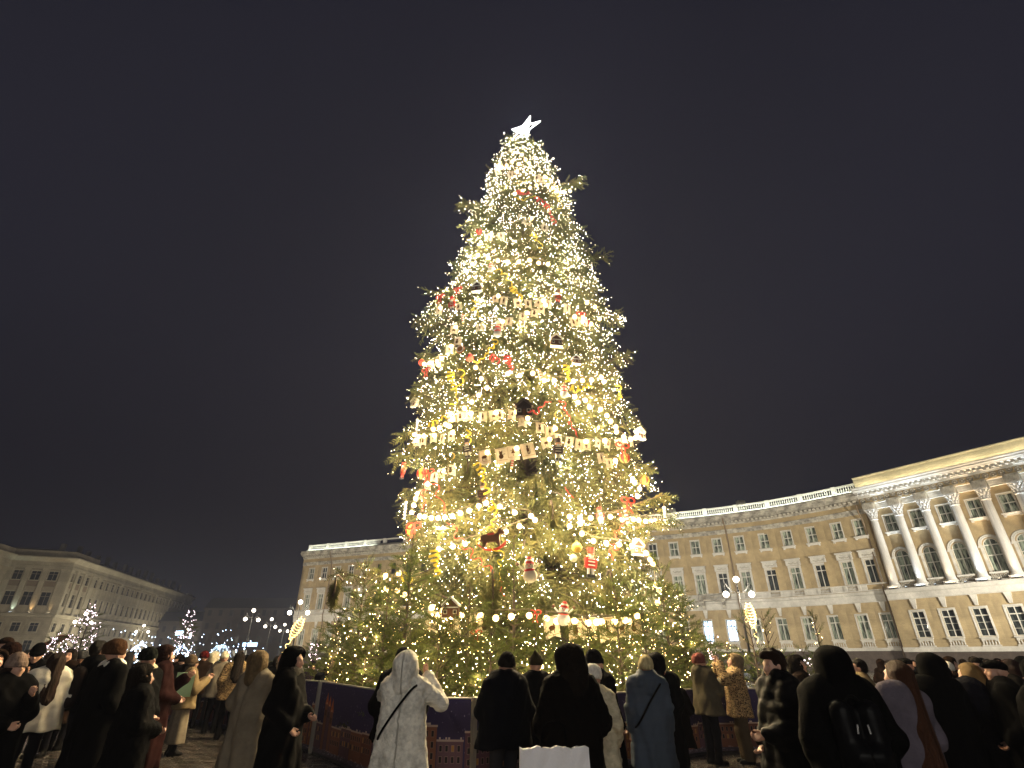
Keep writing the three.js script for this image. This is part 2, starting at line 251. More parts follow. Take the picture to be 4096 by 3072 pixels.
// end wall of the wing at the left and the roof behind the parapet
{ const a = onPlan(0), d = frame(1).d, e = new THREE.Vector2(a.x + d.y * 14 - d.x * 0, a.y - d.x * 14); put('end_wall', sweep(rect(-0.5, 0, 0, 22.3), [e, a]), ochre, palace); put('end_cornice', sweep([[-0.2, 20.75], [0.3, 20.95], [0.42, 21.3], [0.95, 21.55], [1.35, 22.1], [1.35, 22.25], [-0.2, 22.3]], [e, a]), agedTrim, palace); }
put('roof', sweep([[-14, 22.2], [-0.3, 22.2], [-7, 23.3]], planPts(0, 108.5)), leadMat, palace);
for (const s of [79.6, 90.6]) { const f = frame(s, -5); put('chimney', bx(-0.6, 0.6, 22, 25.6, -0.5, 0.5), agedTrim, palace).position.set(f.pos[0], 0, f.pos[2]); }

// ---- the columned centre
const colS = []; for (let i = 0; i < 9; i++) colS.push(109.4 + i * 3.15);
const c0 = 108.35, c1 = 134.5, SET = -0.3, shiftS = (s) => s;
{
  const w1 = [], w2 = [];
  const cs = [c0, ...colS.slice(1, -1), c1];
  for (let i = 0; i < cs.length - 1; i++) { const s = colS[i] + 1.575 + 0.08; w1.push(facet(cs[i], cs[i + 1], 2.3, 8.2, [{ s: s + 0.05, ...WS.lowDark }], 0.9, 1.2)); w2.push(facet(cs[i], cs[i + 1], 9.2, 19.8, [{ s, ...WS.arch }, { s, ...WS.topCol }], SET));
    addWindow('lowDark', s + 0.05, 0.9, 2); addWindow('arch', s, SET, i === 2 ? 0 : 1); addWindow('topCol', s, SET, i === 1 || i === 4 ? 0 : 1); }
  put('ground_floor_wall', w1, ochreLow, palace); put('upper_wall', w2, ochre, palace);
}
const mid = [onPlan(c0), onPlan(c1)], pr = (list, o) => list.map(([a, b]) => [a + o, b]);
put('plinth', sweep(rect(-0.5, 1.02, 0, 2.14), mid), plinthMat, palace);
put('base_band', sweep(rect(-0.5, 1.12, 2.14, 2.64), mid), whiteTrim, palace);
put('belt_course', sweep([[-0.4, 8.05], [1.0, 8.05], [1.06, 8.2], [1.06, 8.75], [1.22, 8.9], [1.22, 9.3], [-0.4, 9.36]], mid), whiteTrim, palace);
put('side_return', sweep(rect(-0.8, 0, 8.2, 22.2), [onPlan(c0), new THREE.Vector2(...[0, 2].map((k) => frame(c0 + 0.2, -1).pos[k]))]), ochre, palace);
// columns with moulded bases and leafy capitals
const stone = mat('white_stucco_column', [0.66, 0.64, 0.6], 0.8, { map: GR.fine, bumpMap: GR.bump, bumpScale: 0.003 });
const shaftG = lathe([[0.52, 9.95], [0.5, 10.4], [0.5, 12], [0.47, 15], [0.42, 18.15], [0.42, 18.2], [0.5, 18.24], [0.5, 18.34], [0.42, 18.36]], 22);
const baseG = join([bx(-0.7, 0.7, 9.37, 9.72, -0.7, 0.7), lathe([[0.68, 9.72], [0.72, 9.8], [0.62, 9.88], [0.56, 9.9], [0.62, 9.95], [0.52, 9.98]], 20)]);
const capG = (() => { const l = [lathe([[0.4, 18.36], [0.42, 18.9], [0.5, 19.3], [0.62, 19.48]], 16), bx(-0.66, 0.66, 19.5, 19.68, -0.66, 0.66)];
  const leaf = () => { const g = new THREE.SphereGeometry(0.16, 6, 5); g.scale(0.9, 1.5, 0.55); return g; };
  for (const [n, y, r, t] of [[8, 18.62, 0.44, 0.2], [8, 18.98, 0.5, 0.45], [8, 19.3, 0.6, 0.7]]) for (let i = 0; i < n; i++) { const a = (i + (y > 18.9 && y < 19.2 ? 0.5 : 0)) / n * Math.PI * 2; const g = leaf(); g.rotateX(t); l.push(mv(g, Math.sin(a) * r, y, Math.cos(a) * r, 0, a, 0), mv(ball(0.07, 5, 4), Math.sin(a) * (r + 0.12), y + 0.2, Math.cos(a) * (r + 0.12))); }
  return join(l); })();
const coolUp = [0.78, 0.9, 1.0], warmUp = [1.0, 0.74, 0.45];
const lampBody = mat('floodlight_housing', [0.03, 0.03, 0.03], 0.5);
const glowCool = mat('cool_floodlight_lens', [0.9, 0.95, 1], 0.4, { glow: [5, 5.8, 6.5] }), glowWarm = mat('warm_floodlight_lens', [1, 0.9, 0.7], 0.4, { glow: [6.5, 5.2, 3.4] });
colS.forEach((s, i) => {
  const c = new THREE.Mesh(shaftG, stone); c.name = 'column'; palace.add(c); place(c, s, 0, 0.35); c.castShadow = c.receiveShadow = true;
  put('base', baseG, stone, c); put('capital', capG, stone, c);
  const h = place(put('uplight', join([bx(-0.5, 0.5, 9.38, 9.52, -0.1, 0.14)]), lampBody, palace), s, 0, 1.1), cool = [false, true, false, true, false, true][i % 6];
  put('uplight_lens', bx(-0.46, 0.46, 9.53, 9.545, -0.07, 0.11), cool ? glowCool : glowWarm, h);
  if (i > 7) return;
  const f = frame(s, 1.1), t = frame(s, 0.75), l = new THREE.SpotLight(new THREE.Color(...(cool ? coolUp : warmUp)), cool ? 150 : 90, 0, 0.42, 0.9, 2); l.name = 'uplight'; l.position.set(f.pos[0], 9.62, f.pos[2]); l.target.position.set(t.pos[0], 17, t.pos[2]); l.castShadow = true; l.shadow.radius = 8; scene.add(l, l.target);
});
// balustrades between the column pedestals
{ const rail = [], bal = []; for (let i = 0; i < colS.length - 1; i++) { const f = frame((colS[i] + colS[i + 1]) / 2, 0.35); rail.push(mv(bx(-0.86, 0.86, 10.12, 10.3, -0.14, 0.2), f.pos[0], 0, f.pos[2], 0, f.turn), mv(bx(-0.86, 0.86, 9.37, 9.5, -0.14, 0.2), f.pos[0], 0, f.pos[2], 0, f.turn)); for (let k = -4; k <= 4; k++) bal.push(mv(balusterGeo.clone(), ...(() => { const g = frame((colS[i] + colS[i + 1]) / 2 + k * 0.19, 0.38); return [g.pos[0], 9.5, g.pos[2]]; })(), 0, 0, 0, [1, 0.83, 1])); }
  const b = put('balcony_balustrade', rail, whiteTrim, palace); put('balusters', bal, agedTrim, b, 'stuff'); }
// entablature: bright architrave between the columns, dark breaks over them
{
  const arch = [], brk = [], sw = [];
  arch.push(sweep([[-0.6, 19.72], [0.12, 19.72], [0.12, 19.95], [0.18, 19.95], [0.18, 20.2], [0.24, 20.2], [0.24, 20.42], [0.36, 20.5], [-0.6, 20.52]], mid));
  for (const s of colS) { const f = frame(s, 0.35); brk.push(mv(bx(-0.72, 0.72, 19.7, 20.54, -0.3, 0.66), f.pos[0], 0, f.pos[2], 0, f.turn)); }
  put('architrave', arch, whiteTrim, palace); put('architrave_breaks', brk, agedTrim, palace, 'stuff');
  put('frieze', sweep(rect(-0.6, 0.62, 20.54, 21.3), mid), ochre, palace);
  for (let s = c0 + 0.5; s < c1 - 7; s += 0.78) { const f = frame(s, 0.66), up = Math.abs(((s - 109.4) / 3.15 + 0.5) % 1 - 0.5) < 0.16 ? 0.2 : 0; sw.push(mv(new THREE.TorusGeometry(0.26, 0.09, 5, 9), f.pos[0], 20.92 + up, f.pos[2], 0, f.turn), mv(ball(0.13, 6, 4), f.pos[0], 20.92 + up, f.pos[2])); }
  put('wreath_swags', sw, agedTrim, palace, 'stuff');
  put('cornice', sweep([[-0.6, 21.3], [0.75, 21.3], [0.8, 21.48], [0.95, 21.52], [0.95, 21.9], [1.6, 21.95], [1.7, 22.12], [1.82, 22.2], [1.82, 22.34], [1.98, 22.5], [1.98, 22.62], [-0.6, 22.66]], mid), whiteTrim, palace);
  const mo = []; for (let s = c0 + 0.3; s < c1 - 6; s += 0.62) { const f = frame(s, 0.95); mo.push(mv(bx(-0.15, 0.15, 21.6, 21.9, 0, 0.6), f.pos[0], 0, f.pos[2], 0, f.turn), mv(ball(0.13, 6, 4), f.pos[0] - f.d.y * 0.3, 21.62, f.pos[2] + f.d.x * 0.3)); } put('modillions', mo, whiteTrim, palace, 'stuff');
  put('attic_wall', sweep(rect(-0.6, 0.5, 22.66, 24.15), mid), goldAttic, palace); put('attic_coping', sweep([[-0.6, 24.15], [0.6, 24.15], [0.72, 24.25], [0.72, 24.36], [-0.6, 24.4]], mid), goldAttic, palace);
}
// light strips that lie on the cornice and wash the parapet
const stripWarm = mat('warm_led_strip', [1, 0.95, 0.8], 0.5, { glow: [7, 5.6, 2.9] }), stripCool = mat('pale_green_led_strip', [0.95, 1, 0.9], 0.5, { glow: [3.2, 3.5, 2.8] });
put('cornice_light_strip', sweep(rect(1.1, 1.16, 22.68, 22.74), mid), stripWarm, palace);
for (const [a, b] of [[1.2, 19], [76, 85], [85, 92], [92, 99], [99, 105], [105, 108]]) put('cornice_light_strip', sweep(rect(0.96, 1.03, 22.36, 22.44), planPts(a, b)), stripCool, palace);
function areaWash(s0, s1, y, out, aimY, col, power) { const s = (s0 + s1) / 2, f = frame(s, out), t = frame(s, 0.3), l = new THREE.RectAreaLight(new THREE.Color(...col), power, onPlan(s0).distanceTo(onPlan(s1)), 0.06); l.name = 'cornice_light_strip'; l.position.set(f.pos[0], y, f.pos[2]); l.lookAt(t.pos[0], aimY, t.pos[2]); scene.add(l); }
for (let s = c0; s < 129; s += 5) areaWash(s, s + 5, 22.76, 1.13, 23.5, [1, 0.88, 0.58], 60);
for (const [a, b] of [[1.2, 10], [10, 19], [76, 81], [81, 85], [85, 88.4], [88.4, 92], [92, 95.4], [95.4, 99], [99, 102], [102, 105], [105, 108]]) areaWash(a, b, 22.47, 1.0, 23.2, [0.92, 1, 0.86], 80);
// cornice floods of the columned centre: cool wash on the underside
for (const [s, cool] of [[110.9, 1], [114.1, 1], [117.2, 1], [120.4, 0], [123.6, 0], [126.8, 1]]) { const f = frame(s, 1.12), t = frame(s, 0.9), l = new THREE.SpotLight(new THREE.Color(...(cool ? coolUp : warmUp)), 700, 0, 0.26, 1, 2); l.name = 'cornice_flood'; l.position.set(f.pos[0], 9.6, f.pos[2]); l.target.position.set(t.pos[0], 21.8, t.pos[2]); l.castShadow = true; l.shadow.radius = 8; scene.add(l, l.target);
  const h = place(put('uplight', bx(-0.14, 0.14, 9.38, 9.5, -0.1, 0.1), lampBody, palace), s, 0, 1.12); put('uplight_lens', bx(-0.1, 0.1, 9.5, 9.515, -0.07, 0.07), cool ? glowCool : glowWarm, h); }
{ const f = frame(84.6, 0.0), g = frame(84.6, 0.5), l = new THREE.RectAreaLight(new THREE.Color(0.62, 0.8, 1), 4, 4.6, 2.6); l.name = 'lit_office_window'; l.position.set(f.pos[0], 5.1, f.pos[2]); l.lookAt(g.pos[0], 5.1, g.pos[2]); scene.add(l); }
// ---------------------------------------------------------------- grey building at the left
knots = [[-104, -93], [-111.5, -121.3], [-101.3, -126], [-123.6, -217.2]].map((p) => new THREE.Vector2(...p));
cum = [0]; for (let i = 1; i < knots.length; i++) cum.push(cum[i - 1] + knots[i].distanceTo(knots[i - 1]));
{
  const C1 = cum[1], C2 = cum[2], C3 = cum[3];
  const gst = mat('grey_beige_stucco', [0.27, 0.235, 0.17], 0.92, { map: GR.wall, bumpMap: GR.bump, bumpScale: 0.004 }), gtrim = mat('light_grey_trim', [0.33, 0.295, 0.22], 0.9, { map: GR.wall }), gdark = mat('brown_spandrel', [0.16, 0.12, 0.08], 0.9, { map: GR.wall }), glow = mat('grey_beige_lower_stucco', [0.27, 0.235, 0.17], 0.9, { map: GR.wall, bumpMap: ochreLow.bumpMap, bumpScale: 0.03 }), black = mat('dark_glass', [0.02, 0.022, 0.022], 0.15), dull = mat('grey_window_frame', [0.16, 0.14, 0.11], 0.7);
  const b = thing('headquarters_building', 'dim grey stucco building with tall pilasters and long receding windows at left', 'building');
  const W = { low: { w: 1.5, y0: 6.45, y1: 8.15 }, base: { w: 1.4, y0: 2.6, y1: 4.7 }, mid: { w: 1.75, y0: 11.65, y1: 14.35 }, top: { w: 1.65, y0: 16.85, y1: 18.7 } };
  for (const k in W) { const q = W[k]; q.trim = surroundGeo(q.w, q.y0, q.y1, 0.2, 0.1); q.pane = paneGeo(q.w, q.y0, q.y1, false, -0.25); q.sash = join([bx(-0.05, 0.05, q.y0, q.y1, -0.24, -0.2), bx(-q.w / 2, q.w / 2, q.y0 + (q.y1 - q.y0) * 0.66, q.y0 + (q.y1 - q.y0) * 0.66 + 0.09, -0.238, -0.202)]); q.sill = bx(-q.w / 2 - 0.25, q.w / 2 + 0.25, q.y0 - 0.2, q.y0 - 0.02, 0, 0.2); }
  const winS = [31.25, 34.45, 37.6, 41.97, 45.7, 49.6]; for (let i = 0; i < 23; i++) winS.push(54.2 + i * 3.42);
  const ed = [C1]; for (let i = 0; i < winS.length - 1; i++) ed.push(winS[i] < C2 && winS[i + 1] > C2 ? C2 : (winS[i] + winS[i + 1]) / 2); ed.push(C3);
  const up = [], lo = [], pil = [], span = [];
  winS.forEach((s, i) => {
    up.push(facet(ed[i], ed[i + 1], 9.9, 19.3, [{ s, ...W.mid }, { s, ...W.top }])); lo.push(facet(ed[i], ed[i + 1], 0, 9.9, [{ s, ...W.low }, { s, ...W.base }]));
    for (const k of ['low', 'base', 'mid', 'top']) { const q = W[k], w = new THREE.Mesh(q.trim, gtrim); w.name = 'window'; b.add(w); place(w, s); w.castShadow = w.receiveShadow = true; put('pane', q.pane, black, w); put('frame', q.sash, dull, w); put('sill', q.sill, gtrim, w); }
    if (i < 6) { const f = frame(s, 0.02); span.push(mv(bx(-0.95, 0.95, 15.5, 16.75, 0, 0.04), f.pos[0], 0, f.pos[2], 0, f.turn)); }
  });
  put('upper_wall', up, gst, b); put('ground_floor_wall', lo, glow, b); put('spandrels', span, gdark, b, 'stuff');
  const pS = [29.75, 32.85, 36.05, 39.4, 40.2, 40.9, 43.8, 47.6, 51.6, 52.6]; for (let s = 56; s < 134; s += 13.68) pS.push(s);
  pS.forEach((s, i) => put('pilaster', join([bx(-0.5, 0.5, 10.2, 18.9, 0, i < 10 ? 0.32 : 0.14), bx(-0.6, 0.6, 18.9, 19.3, 0, 0.42), bx(-0.6, 0.6, 9.9, 10.2, 0, 0.42)]), gtrim, b) && place(b.children[b.children.length - 1], s));
  const pl = [onPlan(0), ...knots.slice(1)];
  put('near_wall', sweep(rect(-0.5, 0, 0, 19.3), [knots[0], knots[1]]), gst, b);
  put('belt_course', sweep([[-0.3, 9.2], [0.25, 9.3], [0.3, 9.7], [0.5, 9.85], [0.5, 10.0], [-0.3, 10.05]], pl), gtrim, b);
  put('entablature', sweep([[-0.4, 19.3], [0.35, 19.3], [0.35, 19.9], [0.25, 19.95], [0.25, 20.7], [0.5, 20.9], [0.9, 21.2], [1.3, 21.5], [1.3, 21.75], [-0.4, 21.8]], pl), gtrim, b);
  put('attic_parapet', sweep(rect(-0.6, 0.0, 21.8, 23.2), [onPlan(C1 - 6), onPlan(C1), onPlan(C2), onPlan(52.8)]), gst, b);
  put('attic_parapet', sweep(rect(-0.6, 0.0, 21.8, 22.7), [onPlan(C3 - 7), onPlan(C3)]), gst, b);
  put('roof', sweep([[-9, 21.5], [-0.4, 21.8], [-5, 24.2], [-9, 24.4]], pl), mat('dark_sheet_roof', [0.03, 0.03, 0.03], 0.6), b);
  const ch = []; for (let s = 42; s < 132; s += 5.7) { const f = frame(s + rr(-1, 1), -3.5), h = rr(0.3, 1.5); ch.push(mv(bx(-0.5, 0.5, 22, 24.6 + h, -0.4, 0.4), f.pos[0], 0, f.pos[2], 0, f.turn)); } put('chimneys', ch, mat('sooty_brick', [0.04, 0.035, 0.03], 0.9), b, 'stuff');
  const far = knots[3], d = frame(C3 - 1).d; put('end_wall', sweep(rect(-0.3, 0.01, 0, 21.8), [far, new THREE.Vector2(far.x + d.y * 14, far.y - d.x * 14)]), gst, b);
  // coloured uplights at the feet of two pilasters
  for (const [s, col, lens] of [[32.85, [0.75, 1, 0.9], glowCool], [36.05, [1, 0.62, 0.28], glowWarm], [29.75, [0.75, 1, 0.9], glowCool], [39.4, [1, 0.66, 0.3], glowWarm]]) {
    const h = place(put('uplight', bx(-0.3, 0.3, 10.06, 10.18, -0.1, 0.1), lampBody, b), s, 0, 0.62); put('uplight_lens', bx(-0.26, 0.26, 10.181, 10.19, -0.08, 0.08), lens, h);
    const f = frame(s, 0.62), t = frame(s, 0.3), l = new THREE.SpotLight(new THREE.Color(...col), s > 39 ? 12 : 42, 0, 0.5, 1, 2); l.name = 'pilaster_uplight'; l.position.set(f.pos[0], 10.24, f.pos[2]); l.target.position.set(t.pos[0], 13.5, t.pos[2]); l.castShadow = true; scene.add(l, l.target);
  }
}
// ---------------------------------------------------------------- dark houses and the fair far beyond the square
{
  const dk = mat('dark_plaster', [0.05, 0.04, 0.034], 0.95, { map: GR.wall }), rf = mat('dark_tin_roof', [0.03, 0.03, 0.032], 0.7), wn = mat('unlit_glass', [0.02, 0.02, 0.025], 0.2), lw = mat('warm_window_light', [1, 0.85, 0.6], 0.8, { glow: [2.6, 1.9, 0.95] });
  const house = (x0, x1, z, h, label, lit) => { const b = thing('distant_house', label, 'building'), w = x1 - x0, n = Math.max(3, Math.round(w / 3.4));
    put('wall', bx(x0, x1, 0, h, z - 12, z), dk, b); const r = new THREE.ExtrudeGeometry(new THREE.Shape([[z - 12.6, h], [z + 0.5, h], [z - 3.5, h + 3.2], [z - 9, h + 3.2]].map((p) => new THREE.Vector2(...p))), { depth: w + 0.6, bevelEnabled: false }); r.rotateY(-Math.PI / 2); r.translate(x1 + 0.3, 0, 0); put('roof', r, rf, b);
    put('cornice', bx(x0 - 0.2, x1 + 0.2, h - 0.5, h - 0.02, z + 0.002, z + 0.5), dk, b);
    for (let f = 0; f < Math.floor(h / 3.6); f++) for (let i = 0; i < n; i++) { const x = x0 + (i + 0.5) * w / n, on = lit && lit(i / n, f); const q = put('window', bx(x - 0.6, x + 0.6, 1.5 + f * 3.6, 3.4 + f * 3.6, z + 0.002, z + 0.05), dk, b); put('pane', bx(x - 0.5, x + 0.5, 1.6 + f * 3.6, 3.3 + f * 3.6, z + 0.05, z + 0.08), on ? lw : wn, q); }
    return b; };
  house(-92, -66, -170, 14.5, 'dark house with unlit windows and tin roof beyond the lamps', null);
  house(-120, -92.5, -190, 12, 'low dark house with yellow lit windows beside the fair roofs', (u, f) => u > 0.5 && f < 3);
}
const bulbG = new THREE.OctahedronGeometry(1, 0), pointG = new THREE.TetrahedronGeometry(1.25, 0);
const blueBulb = mat('cool_blue_fair_bulb', [0.8, 0.9, 1], 0.4, { glow: [5, 6.6, 9] }), roundBulb = mat('warm_white_bulb', [1, 0.95, 0.85], 0.4, { glow: [9, 7, 4.3] });
function bulbs(name, pts, r, m, parent, label) { const im = new THREE.InstancedMesh(pts.length > 1200 ? pointG : bulbG, m, pts.length), q = new THREE.Matrix4(); pts.forEach((p, i) => im.setMatrixAt(i, q.makeScale(...Array(3).fill(r * rr(0.75, 1.3))).setPosition(p))); im.name = parent === scene ? numbered(name) : name; im.userData.kind = 'stuff'; if (label) im.userData.label = label; parent.add(im); return im; }
{
  const tent = mat('pale_blue_canvas', [0.5, 0.62, 0.66], 0.8), dark = mat('dark_fair_timber', [0.05, 0.05, 0.06], 0.8);
  const spot = atZ(885, 2600, -92), b = thing('fair_pavilion', 'pavilion with pale blue striped roof and blue white bulbs at the far fair', 'pavilion', [spot.x, 0, spot.z], 0.25); b.scale.setScalar(0.62);
  const sh = new THREE.Shape([[-3.1, 2.6], [2.6, 2.6], [0.7, 5.2], [-1.2, 5.2]].map((p) => new THREE.Vector2(...p))), g = new THREE.ExtrudeGeometry(sh, { depth: 4, bevelEnabled: false }); g.translate(0, 0, -4); put('roof', g, dark, b);
  for (let i = 0; i < 5; i++) put('roof_stripe', bar(V(-2.7 + i * 1.15, 2.66, 0.06), V(-0.95 + i * 0.42, 5.16, 0.06), 0.16, 0.1, 4), tent, b);
  put('valance', bx(-1.4, 0.9, 4.5, 5.25, 0.02, 0.1), tent, b); put('counter', join([bx(-3, 2.5, 0, 1.1, -0.4, 0), bx(-3, -2.8, 1.1, 2.6, -0.3, -0.1), bx(2.3, 2.5, 1.1, 2.6, -0.3, -0.1)]), dark, b);
  const pts = []; for (let i = 0; i < 26; i++) pts.push(V(-3.1 + i * 0.23, 2.6 + 0.1 * Math.sin(i), 0.2)); for (let i = 0; i < 10; i++) pts.push(V(-3 + i * 0.2, 2.7 + i * 0.27, 0.2), V(2.6 - i * 0.2, 2.7 + i * 0.27, 0.2)); for (let i = 0; i < 14; i++) pts.push(V(rr(-3, 2.6), rr(0.9, 2.4), 0.3), V(rr(-1, 0.8), rr(4.4, 5.3), 0.2)); bulbs('pavilion_bulbs', pts, 0.06, blueBulb, b);
  const l = new THREE.PointLight(new THREE.Color(0.7, 0.88, 1), 22); l.position.set(spot.x - 0.5, 2.2, spot.z + 1.6); l.shadow.radius = 8; l.castShadow = true; l.name = 'fair_lamp'; scene.add(l);
  { const f = thing('hanging_lamp', 'round blue white lamp hung before the fair pavilion', 'lamp', [spot.x - 0.5, 2.2, spot.z + 1.6]); put('globe', ball(0.16), blueBulb, f); put('cord', bar(V(0, 0.15, 0), V(0.5, 1, -1.55), 0.01), dark, f); }
  const wires = []; for (const [x0, x1, y, z] of [[-60, -42, 5.2, -88], [-63, -46, 4.2, -96], [-52, -36, 3.4, -80], [-58, -30, 2.7, -74], [-44, -30, 2.4, -66]]) for (let i = 0; i < 24; i++) { const t = i / 23; wires.push(V(x0 + (x1 - x0) * t, y - 1.1 * Math.sin(t * Math.PI) + rr(-0.15, 0.15), z + rr(-2, 2))); }
  tag(bulbs('fair_light_chain', wires, 0.075, blueBulb, scene), 'blue white bulb chains strung across the distant fair', 'light chain');
  const st = (px, py, z, w, h, label, col) => { const p = atZ(px, py, z), s = thing('lit_sign', label, 'sign', [p.x, 0, p.z]); put('board', bx(-w / 2, w / 2, p.y - h / 2, p.y + h / 2, -0.1, 0), dark, s); put('sign_face', bx(-w / 2 + 0.05, w / 2 - 0.05, p.y - h / 2 + 0.05, p.y + h / 2 - 0.05, 0, 0.04), mat('lit_sign_face', [0.7, 0.85, 1], 0.5, { glow: col }), s); put('post', join([bx(-w / 2, -w / 2 + 0.1, 0, p.y - h / 2, -0.1, 0), bx(w / 2 - 0.1, w / 2, 0, p.y - h / 2, -0.1, 0)]), dark, s); };
  st(718, 2532, -120, 1.6, 0.9, 'small bright blue sign left of the pointed lit fir', [1.2, 2.6, 4.2]); st(1000, 2578, -100, 2.6, 0.7, 'low blue white sign under the far street lamps', [1, 1.7, 3]);
}
// ---------------------------------------------------------------- street lamps with three globes
const iron = mat('black_iron', [0.015, 0.016, 0.016], 0.45, { metalness: 0.3 }), globeMat = mat('lit_globe_lamp', [1, 0.97, 0.9], 0.4, { glow: [7, 6.2, 4.9] });
const lampPost = lathe([[0.3, 0], [0.3, 0.25], [0.24, 0.3], [0.2, 0.9], [0.12, 1.0], [0.14, 1.1], [0.09, 1.3], [0.07, 4.2], [0.09, 4.25], [0.055, 4.4], [0.05, 6.1], [0.09, 6.2], [0.05, 6.3], [0.05, 6.72], [0.12, 6.76], [0.12, 6.82]], 12);
const globeG = new THREE.SphereGeometry(0.23, 16, 12);
function streetLamp(px, py, label, power, turn = 0, topY = 7.15) {
  const p = atY(px, py, topY), l = thing('street_lamp', label, 'street lamp', [p.x, 0, p.z], turn, 'three globe lamps of the square');
  put('post', lampPost, iron, l);
  for (const s of [-1, 1]) { put('arm', [tube([[s * 0.05, 6.15, 0], [s * 0.35, 6.12, 0], [s * 0.72, 6.4, 0], [s * 0.95, 6.72, 0], [s * 1.08, 6.62, 0], [s * 1.0, 6.4, 0]], 0.035, 18, 6), bar(V(s * 1.0, 6.45, 0), V(s * 1.0, 6.2, 0), 0.03)], iron, l); const b = put('globe', globeG, globeMat, l); b.position.set(s * 1.0, 5.95, 0); b.rotation.y = -turn; }
  { const b = put('globe', globeG, globeMat, l); b.position.set(0, 7.05, 0); b.rotation.y = -turn; }
  if (power) for (const [x, y] of [[-1, 5.95], [1, 5.95], [0, 7.05]]) { const q = new THREE.PointLight(new THREE.Color(1, 0.87, 0.66), power / 3); q.name = 'globe_lamp'; q.position.set(p.x + x * Math.cos(turn), y, p.z - x * Math.sin(turn)); q.castShadow = true; q.shadow.radius = 10; scene.add(q); }
  return p;
}
const lampR = streetLamp(2943, 2312, 'three globe street lamp right of the tree with a yellow light feather', 420);
const lampL = streetLamp(1203, 2404, 'three globe street lamp at the left corner of the yellow palace', 420);
streetLamp(1016, 2438, 'tallest bright lamp against the dark sky left of the palace', 130, 1.1);
streetLamp(1088, 2474, 'middle one of the three lamps before the dark houses', 110, 1.1); streetLamp(1140, 2496, 'small lamp nearest the palace edge before the dark houses', 110, 1.2);
streetLamp(346, 2452, 'bright lamp behind the lit fir, before the grey building', 420, 1.0); streetLamp(577, 2500, 'lamp halfway along the grey receding facade', 420, 0.5); streetLamp(750, 2515, 'lamp at the far end of the grey facade', 300, 0.9);
for (const [x, z, w, i] of [[-82, -108, 1900, 0], [-94, -136, 2200, 1], [-104, -178, 1900, 2]]) { const q = thing('wall_lantern_post', ['lantern by the grey facade nearest the picture edge', 'lantern by the grey facade behind the lit fir', 'farthest low lantern by the end of the grey facade'][i], 'lantern', [x - 0, 0, z], 0, 'low lanterns along the grey facade'); put('post', cyl(0.06, 0.05, 2.2), iron, q); put('lantern_glass', mv(ball(0.2), 0, 2.4, 0), globeMat, q); const l = new THREE.PointLight(new THREE.Color(1, 0.9, 0.64), w * 0.3); l.name = 'lantern'; l.position.set(x, 2.4, z); l.castShadow = true; l.shadow.radius = 9; scene.add(l); }
// feathers of yellow rope light tied to the two nearer lamps
const ropeMat = mat('yellow_rope_light', [1, 0.8, 0.4], 0.5, { glow: [6.5, 4.4, 1.5] });
function feather(p, dx, base, len, lean, label) {
  const f = thing('light_feather', label, 'light ornament', [p.x + dx, base, p.z + 0.15], 0); f.rotation.z = lean;
  const w = (t) => 0.125 * len * Math.pow(Math.sin(Math.PI * Math.min(1, Math.max(0, (t - 0.36) / 0.66))), 0.8), l = [];
  for (const s of [-1, 1]) { const q = []; for (let i = 0; i <= 26; i++) { const t = 0.36 + 0.62 * i / 26; q.push(V(s * (w(t) + (i % 3 ? 0.015 : -0.05) * len), t * len, 0)); } l.push(tube(q, 0.014, 70, 5)); }
  put('outline', l, ropeMat, f);
  for (let i = 1; i < 8; i++) { const t = 0.4 + i * 0.072, q = [V(-w(t), t * len, 0), V(0, t * len - 0.05 * len, 0.03), V(w(t), t * len, 0)]; put('barb', tube(q, 0.013, 8, 5), ropeMat, f); }
  put('quill', tube([[0, len * 0.42, 0.02], [0.05 * len, len * 0.28, 0], [-0.03 * len, len * 0.2, 0], [0.05 * len, len * 0.12, 0], [0, 0, 0]], 0.022, 24, 5), ropeMat, f);
  const q = new THREE.PointLight(new THREE.Color(1, 0.75, 0.35), 14); q.name = 'rope_light'; q.position.set(p.x + dx, base + len * 0.6, p.z + 0.5); q.shadow.radius = 12; q.castShadow = true; scene.add(q);
}
feather(lampR, 0.62, 2.5, 2.9, 0.04, 'yellow rope light feather on the lamp right of the tree'); feather(lampL, -1.0, 2.0, 3.9, -0.45, 'tilted yellow rope light feather on the lamp by the palace corner');
// ring-shaped blue white light ornaments over the crowd at the left
for (const [px, py, z, r, label] of [[553, 2622, -34, 0.55, 'blue white light ring with spiral inside above the crowd'], [722, 2622, -40, 0.5, 'second blue white light ring half hidden by the lit fir']]) {
  const p = atZ(px, py, z), o = thing('light_ring', label, 'light ornament', [p.x, p.y, p.z]); put('hoop', new THREE.TorusGeometry(r, 0.03, 6, 26), blueBulb, o); put('swirl', [0, 1, 2].map((i) => mv(new THREE.TorusGeometry(r * 0.3, 0.022, 5, 14), r * 0.45 * Math.cos(i * 2.1), r * 0.45 * Math.sin(i * 2.1), 0)), blueBulb, o); put('finial', mv(new THREE.OctahedronGeometry(0.12), 0, r + 0.1, 0), blueBulb, o); put('stand', bar(V(0, -r, 0), V(0, -p.y, 0), 0.04), iron, o);
}
